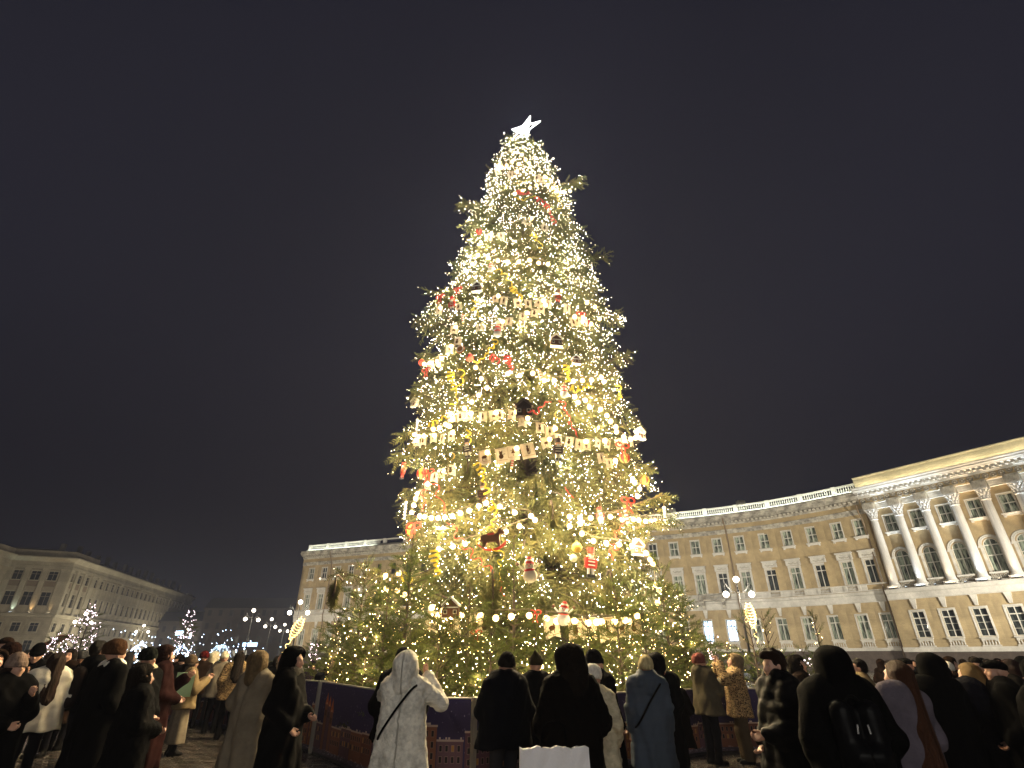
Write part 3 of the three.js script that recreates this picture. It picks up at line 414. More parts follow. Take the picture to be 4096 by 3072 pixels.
// ---------------------------------------------------------------- floodlight masts, out of the picture and behind the tree, that light the palace
function flood(x, y, z, tx, ty, tz, power, ang, label, col = [1, 0.92, 0.76]) {
  const m = thing('floodlight_mast', label, 'floodlight', [x, 0, z]); put('mast', cyl(0.12, 0.08, y), iron, m);
  const h = put('lamp_head', bx(-0.5, 0.5, -0.35, 0.35, -0.22, 0), lampBody, m); h.position.set(0, y + 0.2, 0); h.lookAt(tx, ty, tz); put('lamp_lens', bx(-0.45, 0.45, -0.3, 0.3, 0.002, 0.02), glowWarm, h);
  const d = V(tx - x, ty - y, tz - z).normalize().multiplyScalar(0.4), l = new THREE.SpotLight(new THREE.Color(...col), power, 0, ang, 0.8, 2); l.name = 'floodlight_mast'; l.position.set(x + d.x, y + 0.2 + d.y, z + d.z); l.target.position.set(tx, ty, tz); l.castShadow = true; l.shadow.radius = 20; scene.add(l, l.target);
}
flood(54, 6.5, -41, 43, 12.5, -82, 4300, 0.62, 'floodlight mast right of the picture aimed at the bent wing');
flood(44, 6.5, -28, 57, 12, -60, 1300, 0.7, 'floodlight mast right of the picture aimed at the columns');
flood(1.5, 6.5, -58, 28, 12, -92, 3000, 0.75, 'floodlight mast hidden behind the tree aimed at the palace wing');
flood(-10, 6.5, -74, -34, 12, -116, 3600, 0.72, 'floodlight mast hidden behind the left of the tree');
// ---------------------------------------------------------------- the great Christmas tree
const TX = 0.5, TZ = -17.5;
const PROFILE = [[0.4, 3.5], [3, 3.75], [6, 3.85], [8.5, 3.95], [11, 3.85], [13, 3.65], [14.6, 3.4], [16, 2.75], [18.5, 2.2], [20.5, 1.85], [22, 1.5], [22.9, 1.05], [23.8, 0.6], [24.6, 0.22]];
const lerpTab = (tab, y) => { if (y <= tab[0][0]) return tab[0][1]; for (let i = 1; i < tab.length; i++) if (y <= tab[i][0]) { const [a, p] = tab[i - 1], [b, q] = tab[i]; return p + (q - p) * (y - a) / (b - a); } return tab[tab.length - 1][1]; };
const RAD = (y) => lerpTab(PROFILE, y);
// first point where the sight line through (px, py) meets the outside of the crown
function onTree(px, py, out = 0) { const d = ray(px, py); d.divideScalar(Math.hypot(d.x, d.z)); for (let t = 8; t < 26; t += 0.03) { const x = d.x * t, y = EYE + d.y * t, z = d.z * t; if (Math.hypot(x - TX, z - TZ) < RAD(y) + out) return V(x, y, z); } const t = TX * d.x + TZ * d.z; return V(d.x * t, EYE + d.y * t, d.z * t); }
// a spray of needles: a stem along +y with side twigs, each twig two crossed slim blades
function sprayGeo(len, pairs, width, spread, droop) {
  const P = [], N = [];
  const blade = (a, b, w) => { const d = b.clone().sub(a).normalize(); for (const up of [V(0, 0, 1), V(1, 0.2, 0)]) { const s = d.clone().cross(up).normalize().multiplyScalar(w), m = a.clone().lerp(b, 0.42), n = s.clone().cross(d).normalize(), q = [a, m.clone().add(s), m.clone().sub(s), b]; for (const k of [0, 1, 2, 2, 1, 3]) { P.push(q[k].x, q[k].y, q[k].z); N.push(n.x, n.y, n.z); } } };
  blade(V(0, 0, 0), V(0, len, 0), width * 0.7);
  for (let i = 0; i < pairs; i++) for (const s of [-1, 1]) { const t = (i + 0.3 + (s > 0 ? 0.4 : 0)) / pairs, y = t * len * 0.95, L = len * spread * (1 - 0.62 * t) * rr(0.7, 1.2), a = rr(-0.7, 0.7); blade(V(0, y, 0), V(s * L * 0.72 * Math.cos(a), y + L * 0.62, L * 0.72 * Math.sin(a) - droop * L), width * rr(0.7, 1.2)); }
  const g = new THREE.BufferGeometry(); g.setAttribute('position', new THREE.Float32BufferAttribute(P, 3)); g.setAttribute('normal', new THREE.Float32BufferAttribute(N, 3)); return g;
}
const needle = mat('spruce_needles', [0.12, 0.118, 0.038], 1, { physical: true, transmission: 0.3, thickness: 0, specularIntensity: 0.4 });
const bark = mat('spruce_bark', [0.06, 0.04, 0.025], 0.95, { map: GR.fine });
const sprays = [sprayGeo(1, 9, 0.022, 0.4, 0.1), sprayGeo(1, 12, 0.018, 0.26, -0.1), sprayGeo(1, 8, 0.024, 0.46, 0)];
const UP = V(0, 1, 0);
function foliage(parent, list, tint) { // list: [pos, dir, length]
  sprays.forEach((g, v) => { const sub = list.filter((_, i) => i % sprays.length === v), im = new THREE.InstancedMesh(g, needle, sub.length), m = new THREE.Matrix4(), q = new THREE.Quaternion(), q2 = new THREE.Quaternion(), c = new THREE.Color();
    sub.forEach(([p, d, L], i) => { q.setFromUnitVectors(UP, d); q2.setFromAxisAngle(UP, rr(0, 6.28)); q.multiply(q2); m.compose(p, q, V(L, L, L)); im.setMatrixAt(i, m); const k = rr(0.6, 1.25), w = rr(-0.12, 0.12); im.setColorAt(i, c.setRGB(k * (1 + w) * tint[0], k * tint[1], k * (1 - w) * tint[2])); });
    im.name = 'needles'; im.userData.kind = 'stuff'; im.castShadow = im.receiveShadow = true; parent.add(im); });
}
const tree = thing('christmas_tree', 'towering Christmas tree covered in white lights and ornaments in the square', 'Christmas tree', [TX, 0, TZ]);
const coolPts = [], warmPts = [];
{
  put('trunk', cyl(0.36, 0.05, 24.9, 12), bark, tree);
  const limbs = [], list = [];
  for (let y0 = 1.3; y0 < 24.3; y0 += y0 > 19 ? 0.3 : 0.4) {
    const n = Math.round(8 + RAD(y0) * 1.4), a0 = rr(0, 6.28);
    for (let k = 0; k < n; k++) {
      const a = a0 + (k + rr(-0.3, 0.3)) / n * Math.PI * 2, L = RAD(Math.max(0.5, y0 - 0.5)) * (1 + 0.07 * Math.sin(y0 * 1.9 + 1.3 * Math.sin(a * 2)) + 0.06 * Math.sin(a * 5 + y0 * 3.1)) * (rnd() < 0.07 ? rr(1.02, 1.13) : rr(0.72, 1.0)), dr = V(Math.cos(a), 0, Math.sin(a)), lat = V(-dr.z, 0, dr.x), y = y0 + rr(-0.25, 0.25);
      const at = (t) => V(dr.x * L * t, y + 0.22 * L * t - 0.4 * L * t * t, dr.z * L * t), seg = L > 2 ? 4 : 3;
      for (let i = 0; i < seg; i++) limbs.push(bar(at(i / seg), at((i + 1) / seg), 0.05 * (1 - i / seg) + 0.012, 0.05 * (1 - (i + 1) / seg) + 0.01, 4));
      const step = 0.19;
      for (let r = Math.max(0.25, 0.3 * L); r <= L; r += step) { const t = r / L, p = at(t);
        for (const s of [-1, 1]) {
          const len = (0.45 + 0.5 * Math.sin(Math.PI * Math.min(1, t * 0.9))) * rr(0.8, 1.4) * (y > 20 ? 0.75 : 1), down = rr(0.25, 1.3) * (y < 14 ? 1.7 : 0.9);
          const d = dr.clone().multiplyScalar(rr(0.35, 0.8)).addScaledVector(lat, s * rr(0.15, 0.9)).addScaledVector(UP, -down).normalize();
          list.push([p, d, len]);
          // fairy lights ride on the sprays, thickest near the top
          const dens = lerpTab([[0, 0.9], [5, 1.3], [8, 1.9], [12, 2.7], [15, 3.1], [18, 3.2], [21, 3.1], [25, 3.2]], y) * (t > 0.55 ? 1.15 : 0.5);
          for (let q = dens * (0.3 + 1.75 * Math.pow(0.5 + 0.5 * Math.sin(a * 5 + y * 2.1 + 2 * t) * Math.sin(a * 3 - y * 3.3), 1.4)); q > 0; q--) if (rnd() < q) coolPts.push(p.clone().addScaledVector(d, len * rr(0.1, 1.04)).addScaledVector(dr, rr(0.02, 0.14)).add(V(TX + rr(-0.06, 0.06), rr(-0.06, 0.06), TZ + rr(-0.06, 0.06))));
        }
        if (t > 0.9) { if (rnd() < 0.7) coolPts.push(p.clone().addScaledVector(dr, rr(0.1, 0.45)).add(V(TX, rr(-0.2, 0.1), TZ))); list.push([p, dr.clone().addScaledVector(UP, rr(-0.6, 0.3)).normalize(), rr(0.35, 0.6)]); }
      }
    }
  }
  // longer boughs that carry the ornaments and bulbs beyond the crown
  for (const [px, py, out, up] of [[1612, 1850, 0.3, 0.2], [2580, 1890, 0.28, 0.2], [1620, 1990, 0.3, 0.3], [1642, 2085, 0.28, 0.2], [2560, 1700, 0.28, 0.2], [2661, 2020, 0.9, 0.3], [2690, 2080, 1.2, 0.1], [2640, 2075, 0.6, 0.2], [1345, 2300, 2.4, 0.1], [1440, 2285, 2.0, 0.1], [1690, 1425, 0.3, 0.2], [1660, 1590, 0.3, 0.2], [1666, 1270, 0.4, 0], [1725, 1165, 0.3, 0], [2415, 1020, 0.4, 0], [2510, 1410, 0.4, 0], [1850, 810, 0.3, 0], [2310, 730, 0.3, 0.1]]) {
    const q = onTree(px, py, out), e = V(q.x - TX, q.y + up, q.z - TZ), b = V(0, e.y - 0.25 * Math.hypot(e.x, e.z), 0), m = e.clone().lerp(b, 0.4).add(V(0, 0.25, 0)), c = new THREE.QuadraticBezierCurve3(b, m, e);
    for (let i = 0; i < 5; i++) limbs.push(bar(c.getPoint(i / 5), c.getPoint((i + 1) / 5), 0.045 * (1 - i / 5) + 0.014, 0.045 * (1 - (i + 1) / 5) + 0.012, 5));
    for (let i = 0; i < 34; i++) { const t = rr(0.5, 1), p = c.getPoint(t), d = c.getTangent(t), s = V(-d.z, 0, d.x).multiplyScalar(rnd() < 0.5 ? 1 : -1), v = d.clone().multiplyScalar(rr(0.3, 0.9)).addScaledVector(s, rr(0.1, 0.8)).addScaledVector(UP, -rr(0, 1)).normalize(); list.push([p, v, rr(0.35, 0.65)]); if (i % 2) coolPts.push(p.clone().addScaledVector(v, rr(0.1, 0.6)).add(V(TX, 0, TZ))); }
  }
  put('limbs', limbs, bark, tree, 'stuff'); foliage(tree, list, [1, 1, 1]);
  for (let i = 0, n = 0; i < coolPts.length; i++) { const p = coolPts[i]; if (p.z > TZ - 0.5 && Math.hypot(p.x - TX, p.z - TZ) > 0.8 * RAD(p.y) && (i * 7919) % 101 < 1) { n++; const l = new THREE.PointLight(new THREE.Color(1, 0.88, 0.66), 15); l.name = 'fairy_light'; l.position.copy(p); l.castShadow = true; scene.add(l); } if (i === coolPts.length - 1) console.log('fairy lamps', n); }
  console.log('sprays', list.length, 'lights', coolPts.length);
}
const fairyCool = mat('cool_white_fairy_light', [1, 0.97, 0.92], 0.4, { glow: [125, 110, 86] }), fairyWarm = mat('warm_fairy_light', [1, 0.92, 0.7], 0.4, { glow: [170, 118, 46] });
// ---------------------------------------------------------------- what hangs on the tree
const turnOut = (p, k = 0.6) => { const a = Math.atan2(p.x - TX, p.z - TZ); return a * k; };
const cord = mat('garland_cord', [0.12, 0.1, 0.06], 0.8), festoonMat = mat('warm_festoon_bulb', [1, 0.9, 0.65], 0.4, { glow: [6, 4.2, 1.8] });
const festoonG = new THREE.SphereGeometry(0.066, 10, 8), socketG = cyl(0.03, 0.03, 0.08, 6, 0.05);
function bulbLight(p, I = 13, c = [1, 0.76, 0.42]) { const l = new THREE.PointLight(new THREE.Color(...c), I); l.name = 'festoon_bulb'; l.position.copy(p); l.castShadow = true; l.shadow.radius = 2.5; scene.add(l); }
function festoon(px, label, out = 0.3, I) {
  const pts = px.map(([x, y]) => onTree(x, y, out)), g = thing('bulb_garland', label, 'light garland', [0, 0, 0], 0, 'garlands of round warm bulbs on the tree');
  put('cord', tube(pts.map((p) => p.clone().add(V(0, 0.13, 0))), 0.012, pts.length * 5, 4), cord, g);
  const all = []; pts.forEach((p, i) => { all.push([p, 1]); const n = pts[i + 1]; if (n && p.distanceTo(n) > 0.6 && p.distanceTo(n) < 1.5) all.push([p.clone().lerp(n, 0.5).add(V(0, -0.04, 0)), 0]); });
  for (const [p, lit] of all) { const b = put('bulb', festoonG, festoonMat, g); b.position.copy(p); put('socket', socketG, cord, b); if (lit) bulbLight(p, I); }
}
const c4 = (l) => l.map(([x, y]) => [1600 + x / 2.212, 1000 + y / 2.212]), c5 = (l) => l.map(([x, y]) => [1500 + x / 1.8433, 1600 + y / 1.8433]), c3 = (l) => l.map(([x, y]) => [1900 + x / 2.765, 400 + y / 2.765]), c6 = (l) => l.map(([x, y]) => [1300 + x / 1.3825, 2050 + y / 1.3825]);
festoon(c4([[590, 190], [690, 45], [780, 70], [865, 95], [950, 105], [1050, 105], [1145, 90], [1310, 125]]), 'garland of round bulbs swagged across the upper third of the tree');
festoon(c4([[955, 1095], [1060, 1110], [1175, 1090], [1275, 1155], [1365, 1155], [1535, 1160], [1615, 1155], [1695, 1150], [1805, 1165], [1780, 1125]]), 'garland of round bulbs across the middle right of the tree');
festoon(c4([[670, 1040], [770, 1220], [695, 1285], [635, 1345], [570, 1400], [465, 1495], [440, 1560]]), 'garland of bulbs falling to the left in the middle of the tree');
festoon(c4([[1545, 1300], [1640, 1330], [1575, 1350], [1775, 1410], [1830, 1465], [1865, 1515]]), 'short string of bulbs falling to the right above the flags');
festoon(c5([[570, 145], [520, 180], [475, 205], [430, 215], [360, 265], [290, 255]]), 'bulbs at the left edge above the lower flags');
festoon(c5([[1735, 160], [1775, 200], [1780, 235], [1885, 290], [1920, 280]]), 'bulbs at the right edge beside the little house and the flags');
festoon(c5([[330, 855], [365, 860], [415, 870], [465, 870], [515, 865], [570, 855], [630, 835], [695, 815], [765, 780], [820, 760]]), 'row of round bulbs low at the left edge of the tree', 0.35);
festoon(c5([[920, 785], [1030, 830], [1150, 855], [1180, 885], [1065, 930], [965, 970], [870, 1025], [770, 1030], [665, 1060], [575, 1080], [470, 1100]]), 'bulbs dipping under the rocking horse', 0.35);
festoon(c5([[1435, 860], [1510, 870], [1590, 870], [1735, 860], [1905, 880], [1945, 885], [1995, 895], [2035, 895], [2070, 890]]), 'row of round bulbs low at the right reaching past the crown', 0.4);
festoon(c5([[1435, 930], [1515, 910], [1525, 985], [1610, 1040], [1705, 1055], [1800, 1065], [1895, 1075]]), 'big bulbs above the red soldier ornament', 0.4);
festoon(c5([[315, 690], [300, 725], [285, 775], [270, 830]]), 'upright row of bulbs at the left edge over the red baubles', 0.25);
festoon(c5([[1900, 580], [1915, 610], [1950, 655], [1935, 710]]), 'bulbs at the right edge beside the striped red bauble', 0.25);
festoon(c4([[215, 1010], [265, 1000], [330, 985], [370, 960], [345, 1020]]), 'cluster of bulbs beside the red bauble at the left edge');
festoon(c4([[1545, 590], [1690, 655], [1765, 610], [1725, 505], [1655, 465]]), 'bulbs round the striped bauble at the upper right edge');
festoon(c3([[270, 715], [350, 725], [300, 745], [520, 605], [600, 700], [480, 710], [440, 1035], [525, 1005], [610, 970], [680, 945], [800, 940], [860, 975], [905, 1010], [980, 1020], [1050, 1010]]), 'bulbs scattered along the narrow top of the tree', 0.2, 4);
festoon(c6([[590, 525], [650, 545], [860, 570], [1030, 575], [1130, 570]]), 'warm bulbs low in front left of the snowman with raised arms', 1.8, 1.6);
festoon(c6([[1225, 585], [1380, 600], [1455, 610], [1530, 605], [1600, 605], [1660, 595], [1725, 570]]), 'warm bulbs along the lowest flags at the right', 1.9, 1.4);
festoon(c6([[335, 350], [408, 336], [340, 420], [400, 430], [440, 455]]), 'warm bulbs among the small firs at the left', 1.3, 5);
festoon(c6([[1775, 225], [1800, 260], [1815, 285], [1840, 500], [1845, 430]]), 'warm bulbs among the firs at the right of the tree', 0.9, 5);
// ---- pennant flags with a small brown print
const flagMats = [0, 1, 2, 3].map((k) => { const c = document.createElement('canvas'); c.width = 128; c.height = 160; const x = c.getContext('2d'); x.fillStyle = '#fbf3df'; x.fillRect(0, 0, 128, 160); x.strokeStyle = '#b79a63'; x.lineWidth = 4; x.strokeRect(8, 8, 112, 118); x.fillStyle = '#5d4326'; x.translate(64, 70);
  const e = (a, b, r, s = r) => { x.beginPath(); x.ellipse(a, b, r, s, 0, 0, 7); x.fill(); };
  if (k === 0) { e(0, -34, 9); x.beginPath(); x.moveTo(-6, -26); x.lineTo(6, -26); x.lineTo(22, 12); x.lineTo(-22, 12); x.fill(); x.fillRect(-6, 12, 4, 34); x.fillRect(3, 12, 4, 30); x.fillRect(-30, -22, 26, 4); x.fillRect(4, -24, 28, 4); }
  if (k === 1) { e(0, -30, 10); x.fillRect(-9, -48, 18, 16); x.fillRect(-13, -20, 26, 36); x.fillRect(-11, 16, 9, 30); x.fillRect(2, 16, 9, 30); x.fillRect(18, -44, 4, 84); }
  if (k === 2) { e(0, 8, 28, 17); e(24, -14, 11); x.fillRect(-22, 18, 6, 28); x.fillRect(14, 18, 6, 28); x.fillRect(20, -40, 4, 22); x.fillRect(28, -38, 4, 20); }
  if (k === 3) { e(-8, -20, 16); e(-8, 16, 22, 26); e(-20, -36, 6); e(5, -36, 6); x.fillRect(10, -6, 22, 6); }
  return mat('cream_print_flag', [0.95, 0.93, 0.9], 0.9, { map: (() => { const t = new THREE.CanvasTexture(c); t.colorSpace = THREE.SRGBColorSpace; return t; })(), physical: true, transmission: 0.35, thickness: 0, specularIntensity: 0.2 }); });
function flagGeo(w, h, notch) { const P = [], U = [], I = [], n = 5; for (const z of [0.006, -0.006]) for (let j = 0; j <= 1; j++) for (let i = 0; i <= n; i++) { const u = i / n, yy = j ? -h + (notch ? 0.16 * h * (1 - Math.abs(u - 0.5) * 2) : 0) : 0; P.push((u - 0.5) * w, yy, z + 0.03 * Math.sin(u * 5) * (j ? 1 : 0.3)); U.push(u, 1 + yy / h * 0.98); } const m = n + 1; for (let s = 0; s < 2; s++) for (let i = 0; i < n; i++) { const a = s * 2 * m + i, b = a + m; I.push(a, b, a + 1, a + 1, b, b + 1); } for (let i = 0; i < n; i++) { const a = m + i, b = 3 * m + i; I.push(a, b, a + 1, a + 1, b, b + 1); } const g = new THREE.BufferGeometry(); g.setAttribute('position', new THREE.Float32BufferAttribute(P, 3)); g.setAttribute('uv', new THREE.Float32BufferAttribute(U, 2)); g.setIndex(I); g.computeVertexNormals(); return g; }
const flagG = [flagGeo(0.3, 0.4, true), flagGeo(0.31, 0.36, false)];
let flagK = 0;
function bunting(px, label, out = 0.22, s = 0.8, square = 0) {
  const pts = px.map(([x, y]) => onTree(x, y, out)), g = thing('flag_garland', label, 'bunting', [0, 0, 0], 0, 'garlands of printed flags on the tree');
  put('cord', tube(pts, 0.012, pts.length * 4, 4), cord, g);
  pts.forEach((p) => { const f = put('flag', flagG[square], flagMats[flagK++ % 4], g); f.position.copy(p); f.rotation.set(rr(0.02, 0.2), turnOut(p, 0.75) + rr(-0.45, 0.45), rr(-0.26, 0.26)); f.scale.setScalar(s * rr(0.92, 1.08)); if (flagK % 2) { const b = put('bulb', festoonG, festoonMat, g), a = Math.atan2(p.x - TX, p.z - TZ); b.position.set(p.x + Math.sin(a) * 0.1 + 0.12, p.y - 0.1, p.z + Math.cos(a) * 0.1); } });
}
bunting(c4([[845, 400], [925, 412], [1035, 430], [1130, 440], [1230, 440], [1310, 445]]), 'five bright flags in a row at the upper middle of the tree');
bunting(c4([[1250, 480], [1195, 520], [1090, 550], [970, 595], [880, 625]]), 'flags slanting down to the snowman at the upper middle');
bunting(c4([[520, 470], [350, 500], [700, 650], [480, 670]]), 'pale flags at the upper left bulge of the tree');
bunting(c4([[515, 770], [440, 840], [345, 940], [270, 985]]), 'flags hanging to the red bauble at the left edge');
bunting(c4([[1525, 600], [1570, 590], [1480, 480]]), 'flags beside the striped bauble at the upper right');
bunting(c5([[555, 95], [630, 85], [690, 85], [795, 88], [868, 80], [920, 70], [1015, 75], [1095, 95]]), 'long row of bright flags at the dark little house');
bunting(c5([[1095, 120], [1215, 165], [1290, 195], [1350, 250], [1250, 275], [1440, 270], [1510, 290]]), 'flags falling to the right of the dark little house');
bunting(c5([[1550, 290], [1645, 285], [1720, 290], [1790, 285], [1885, 270]]), 'row of flags ending at the white little house at the right edge');
bunting(c5([[805, 370], [930, 355], [1015, 340], [1115, 320]]), 'four square flags beside the yellow streamer', 0.34, 1.1, 1);
bunting(c5([[300, 280], [360, 265], [430, 245], [500, 250], [560, 225]]), 'flags at the left edge under the row of bulbs');
bunting(c5([[565, 475], [490, 500], [445, 530], [380, 600], [335, 660]]), 'flags beside the big red bauble at the left');
bunting(c5([[1720, 430], [1660, 390]]), 'two pale flags under the right flag row');
bunting(c6([[1245, 575], [1385, 585], [1460, 580], [1550, 580], [1635, 575], [1700, 575]]), 'lowest row of flags at the right above the crowd', 1.6, 1.15);
bunting(c6([[610, 545], [700, 550], [830, 555], [890, 560]]), 'lowest row of flags at the left behind the wooden house', 1.5, 1.2);
bunting(c3([[245, 770], [385, 800], [440, 790], [690, 830], [730, 850], [520, 1270], [590, 1310], [780, 1380], [160, 1480], [285, 1465]]), 'small flags near the very top of the tree', 0.2, 0.9);
// ---- ornaments
const paint = (n, c, r = 0.45, o) => mat(n, c, r, o);
const P_ = { red: paint('red_paint', [0.55, 0.03, 0.02]), gold: paint('gold_paint', [0.6, 0.42, 0.1], 0.3, { metalness: 0.5 }), cream: paint('cream_paint', [0.75, 0.68, 0.52]), white: paint('white_paint', [0.75, 0.75, 0.72]), brown: paint('brown_wood', [0.14, 0.06, 0.03], 0.7), dark: paint('dark_wood', [0.05, 0.03, 0.025], 0.7), skin: paint('ornament_skin', [0.7, 0.42, 0.28]), grey: paint('grey_felt', [0.42, 0.43, 0.4], 0.9), black: paint('black_paint', [0.02, 0.02, 0.02]), yellow: paint('yellow_ribbon', [0.75, 0.55, 0.03], 0.5), redRib: paint('red_ribbon', [0.65, 0.05, 0.03], 0.5) };
function ornament(name, cat, px, py, out, label, group, build, s = 1, tilt = 0) { const p = onTree(px, py, out), o = thing(name, label, cat, [p.x, p.y, p.z], turnOut(p), group); o.rotation.z = tilt; o.scale.setScalar(s * 0.53); build(o); return o; }
const wedge = (pts, d, z = 0) => { const g = new THREE.ExtrudeGeometry(new THREE.Shape(pts.map((p) => new THREE.Vector2(...p))), { depth: d, bevelEnabled: true, bevelSize: 0.008, bevelThickness: 0.008, bevelSegments: 1 }); g.translate(0, 0, z); return g; };
const houseB = (wallM, trimM) => (o) => { put('wall', wedge([[-0.3, -0.25], [0.3, -0.25], [0.3, 0.1], [0, 0.36], [-0.3, 0.1]], 0.22, -0.11), wallM, o);
  const r = [-1, 1].map((s) => mv(bx(-0.03, 0.43, -0.035, 0.035, -0.17, 0.17), 0, 0.42, 0, 0, s < 0 ? Math.PI : 0, -0.7)); put('roof', r, trimM, o); put('base_board', bx(-0.32, 0.32, -0.29, -0.25, -0.12, 0.13), trimM, o); put('eave_board', bx(-0.3, 0.3, 0.06, 0.1, 0.12, 0.15), trimM, o);
  put('door', bx(-0.06, 0.06, -0.24, -0.02, 0.12, 0.14), P_.brown, o); for (const s of [-1, 1]) { const w = put('window', bx(s * 0.18 - 0.07, s * 0.18 + 0.07, -0.14, 0.0, 0.12, 0.135), P_.cream, o); put('pane', bx(s * 0.18 - 0.05, s * 0.18 + 0.05, -0.12, -0.02, 0.137, 0.142), P_.dark, w); } };
const houses = [[2096, 1640, 'dark little wooden house in the middle of the bright flag row', P_.dark, P_.dark, 1.35], [1908, 1152, 'dark little house at the upper left above the flags', P_.dark, P_.white, 1], [2225, 1368, 'brown little house with white roof edges right of centre', P_.brown, P_.cream, 1.1], [2305, 1443, 'smallest little house, outlined in white, right of centre', P_.brown, P_.white, 0.8], [1659, 1612, 'lit little house at the left edge of the tree', P_.cream, P_.cream, 0.85], [2560, 1738, 'white little house standing off the right edge of the tree', P_.white, P_.white, 1.05], [1804, 2440, 'brown gabled house with icy roof low at the left', P_.brown, P_.white, 1.05], [2550, 2195, 'dark little house low at the right among the bulbs', P_.dark, P_.cream, 1.1]];
for (const [x, y, l, a, b, s] of houses) ornament('house_ornament', 'ornament', x, y, y > 2300 ? 2.6 : 0.28, l, 'little house ornaments', houseB(a, b), s);
const snowB = (body) => (o) => { put('body', join([mv(ball(0.27, 16, 12), 0, -0.25, 0, 0, 0, 0, [1, 0.95, 0.6]), mv(ball(0.19, 14, 10), 0, 0.08, 0, 0, 0, 0, [1, 0.95, 0.7])]), body, o); const h = put('hat', mv(cyl(0.2, 0.07, 0.26, 12, 0), 0.02, 0.17, 0, 0, 0, -0.15), P_.red, o); put('hat_stripe', mv(cyl(0.165, 0.14, 0.06, 12, 0), 0.035, 0.26, 0, 0, 0, -0.15, 1.04), P_.cream, h); put('scarf', mv(new THREE.TorusGeometry(0.16, 0.05, 6, 14), 0, -0.05, 0, Math.PI / 2, 0, 0, [1, 0.8, 1]), P_.red, o);
  for (const s of [-1, 1]) { const a = put('arm', bar(V(s * 0.18, -0.02, 0), V(s * 0.4, 0.18, 0.02), 0.04, 0.035), body, o); put('mitten', mv(ball(0.07, 8, 6), s * 0.42, 0.21, 0.02), P_.brown, a); } put('nose', mv(new THREE.ConeGeometry(0.03, 0.14, 7), 0, 0.08, 0.2, Math.PI / 2), P_.redRib, o); for (const s of [-1, 1]) put('eye', mv(ball(0.02, 6, 5), s * 0.07, 0.13, 0.14), P_.black, o); };
for (const [x, y, l, m, s] of [[1964, 1068, 'grey snowman near the yellow curls in the upper third', P_.grey, 0.8], [1990, 1322, 'grey snowman hanging under the slanting flags', P_.grey, 0.95], [2255, 1562, 'grey snowman under the middle garland right of centre', P_.grey, 0.9], [2117, 2275, 'pale snowman in a striped hat right of the red streamer', P_.cream, 1.1], [2254, 2450, 'white snowman with raised arms and striped hat above the crowd', P_.white, 0.98]]) ornament('snowman_ornament', 'ornament', x, y, y > 2260 ? 1.8 : 0.28, l, 'snowman ornaments', snowB(m), s, rr(-0.12, 0.12));
const soldierB = (coat, trim) => (o) => { put('coat', join([wedge([[-0.15, -0.22], [0.15, -0.22], [0.17, 0.14], [-0.17, 0.14]], 0.14, -0.07)]), coat, o); put('head', mv(ball(0.115, 10, 8), 0, 0.24, 0.01), P_.skin, o); put('hat', join([mv(cyl(0.12, 0.14, 0.2, 10), 0, 0.3, 0), mv(cyl(0.135, 0.135, 0.03, 10), 0, 0.3, 0.02)]), coat, o); put('beard', mv(ball(0.07, 8, 6), 0, 0.17, 0.09, 0, 0, 0, [1, 1, 0.5]), P_.white, o);
  for (const y of [-0.12, 0, 0.1]) put('braid', bx(-0.13, 0.13, y - 0.018, y + 0.018, 0.08, 0.1), trim, o); for (const s of [-1, 1]) { const l = put('leg', mv(cyl(0.055, 0.06, 0.24, 8), s * 0.08, -0.46, 0), trim, o); put('boot', bx(s * 0.08 - 0.06, s * 0.08 + 0.06, -0.54, -0.44, -0.06, 0.1), P_.black, l); put('arm', mv(cyl(0.045, 0.055, 0.32, 8), s * 0.2, -0.2, 0), coat, o); } };
for (const [x, y, l, c, t, s] of [[2233, 1188, 'dark red toy soldier at the right end of the top flag row', P_.brown, P_.redRib, 1], [1808, 1215, 'red toy soldier at the upper left bulge', P_.red, P_.cream, 1], [2232, 1797, 'dark striped toy soldier hanging between the right flags', P_.dark, P_.cream, 1.15], [2363, 2248, 'big red toy soldier under the bulb row at the right', P_.red, P_.white, 1.3], [2401, 2064, 'small red toy soldier on the right bulb row', P_.red, P_.cream, 0.85], [1869, 1793, 'dark striped toy soldier at the left of the square flags', P_.dark, P_.cream, 1], [1930, 1972, 'dark toy soldier beside the long yellow streamer', P_.dark, P_.brown, 1.1], [1612, 1882, 'red toy soldier off the left edge of the tree', P_.red, P_.redRib, 1]]) ornament('soldier_ornament', 'ornament', x, y, 0.3, l, 'toy soldier ornaments', soldierB(c, t), s, rr(-0.15, 0.15));
const candyB = (o) => { for (let i = 0; i < 8; i++) put('stripe', mv(cyl(0.09, 0.09, 0.09, 10), 0, -0.36 + i * 0.09, 0), i % 2 ? P_.red : P_.cream, o); put('knob', mv(ball(0.07, 8, 6), 0, 0.42, 0), P_.gold, o); put('knob', mv(ball(0.07, 8, 6), 0, -0.4, 0), P_.gold, o); };
for (const [x, y, l, s] of [[2506, 2064, 'red and cream striped candy ornament low at the right edge', 1.1], [2160, 1502, 'brown striped candy ornament on the middle garland', 0.9], [2049, 1852, 'small striped candy under the square flags', 0.7], [1851, 1275, 'striped candy left of the upper yellow curl', 0.8]]) ornament('candy_ornament', 'ornament', x, y, 0.3, l, 'striped candy ornaments', candyB, s, rr(-0.2, 0.2));
const baubleB = (a, b) => (o) => { for (let i = 0; i < 8; i++) put('segment', new THREE.SphereGeometry(0.26, 5, 12, i * Math.PI / 4, Math.PI / 4), i % 2 ? a : b, o); put('cap', mv(cyl(0.06, 0.05, 0.08, 8), 0, 0.25, 0), P_.gold, o); };
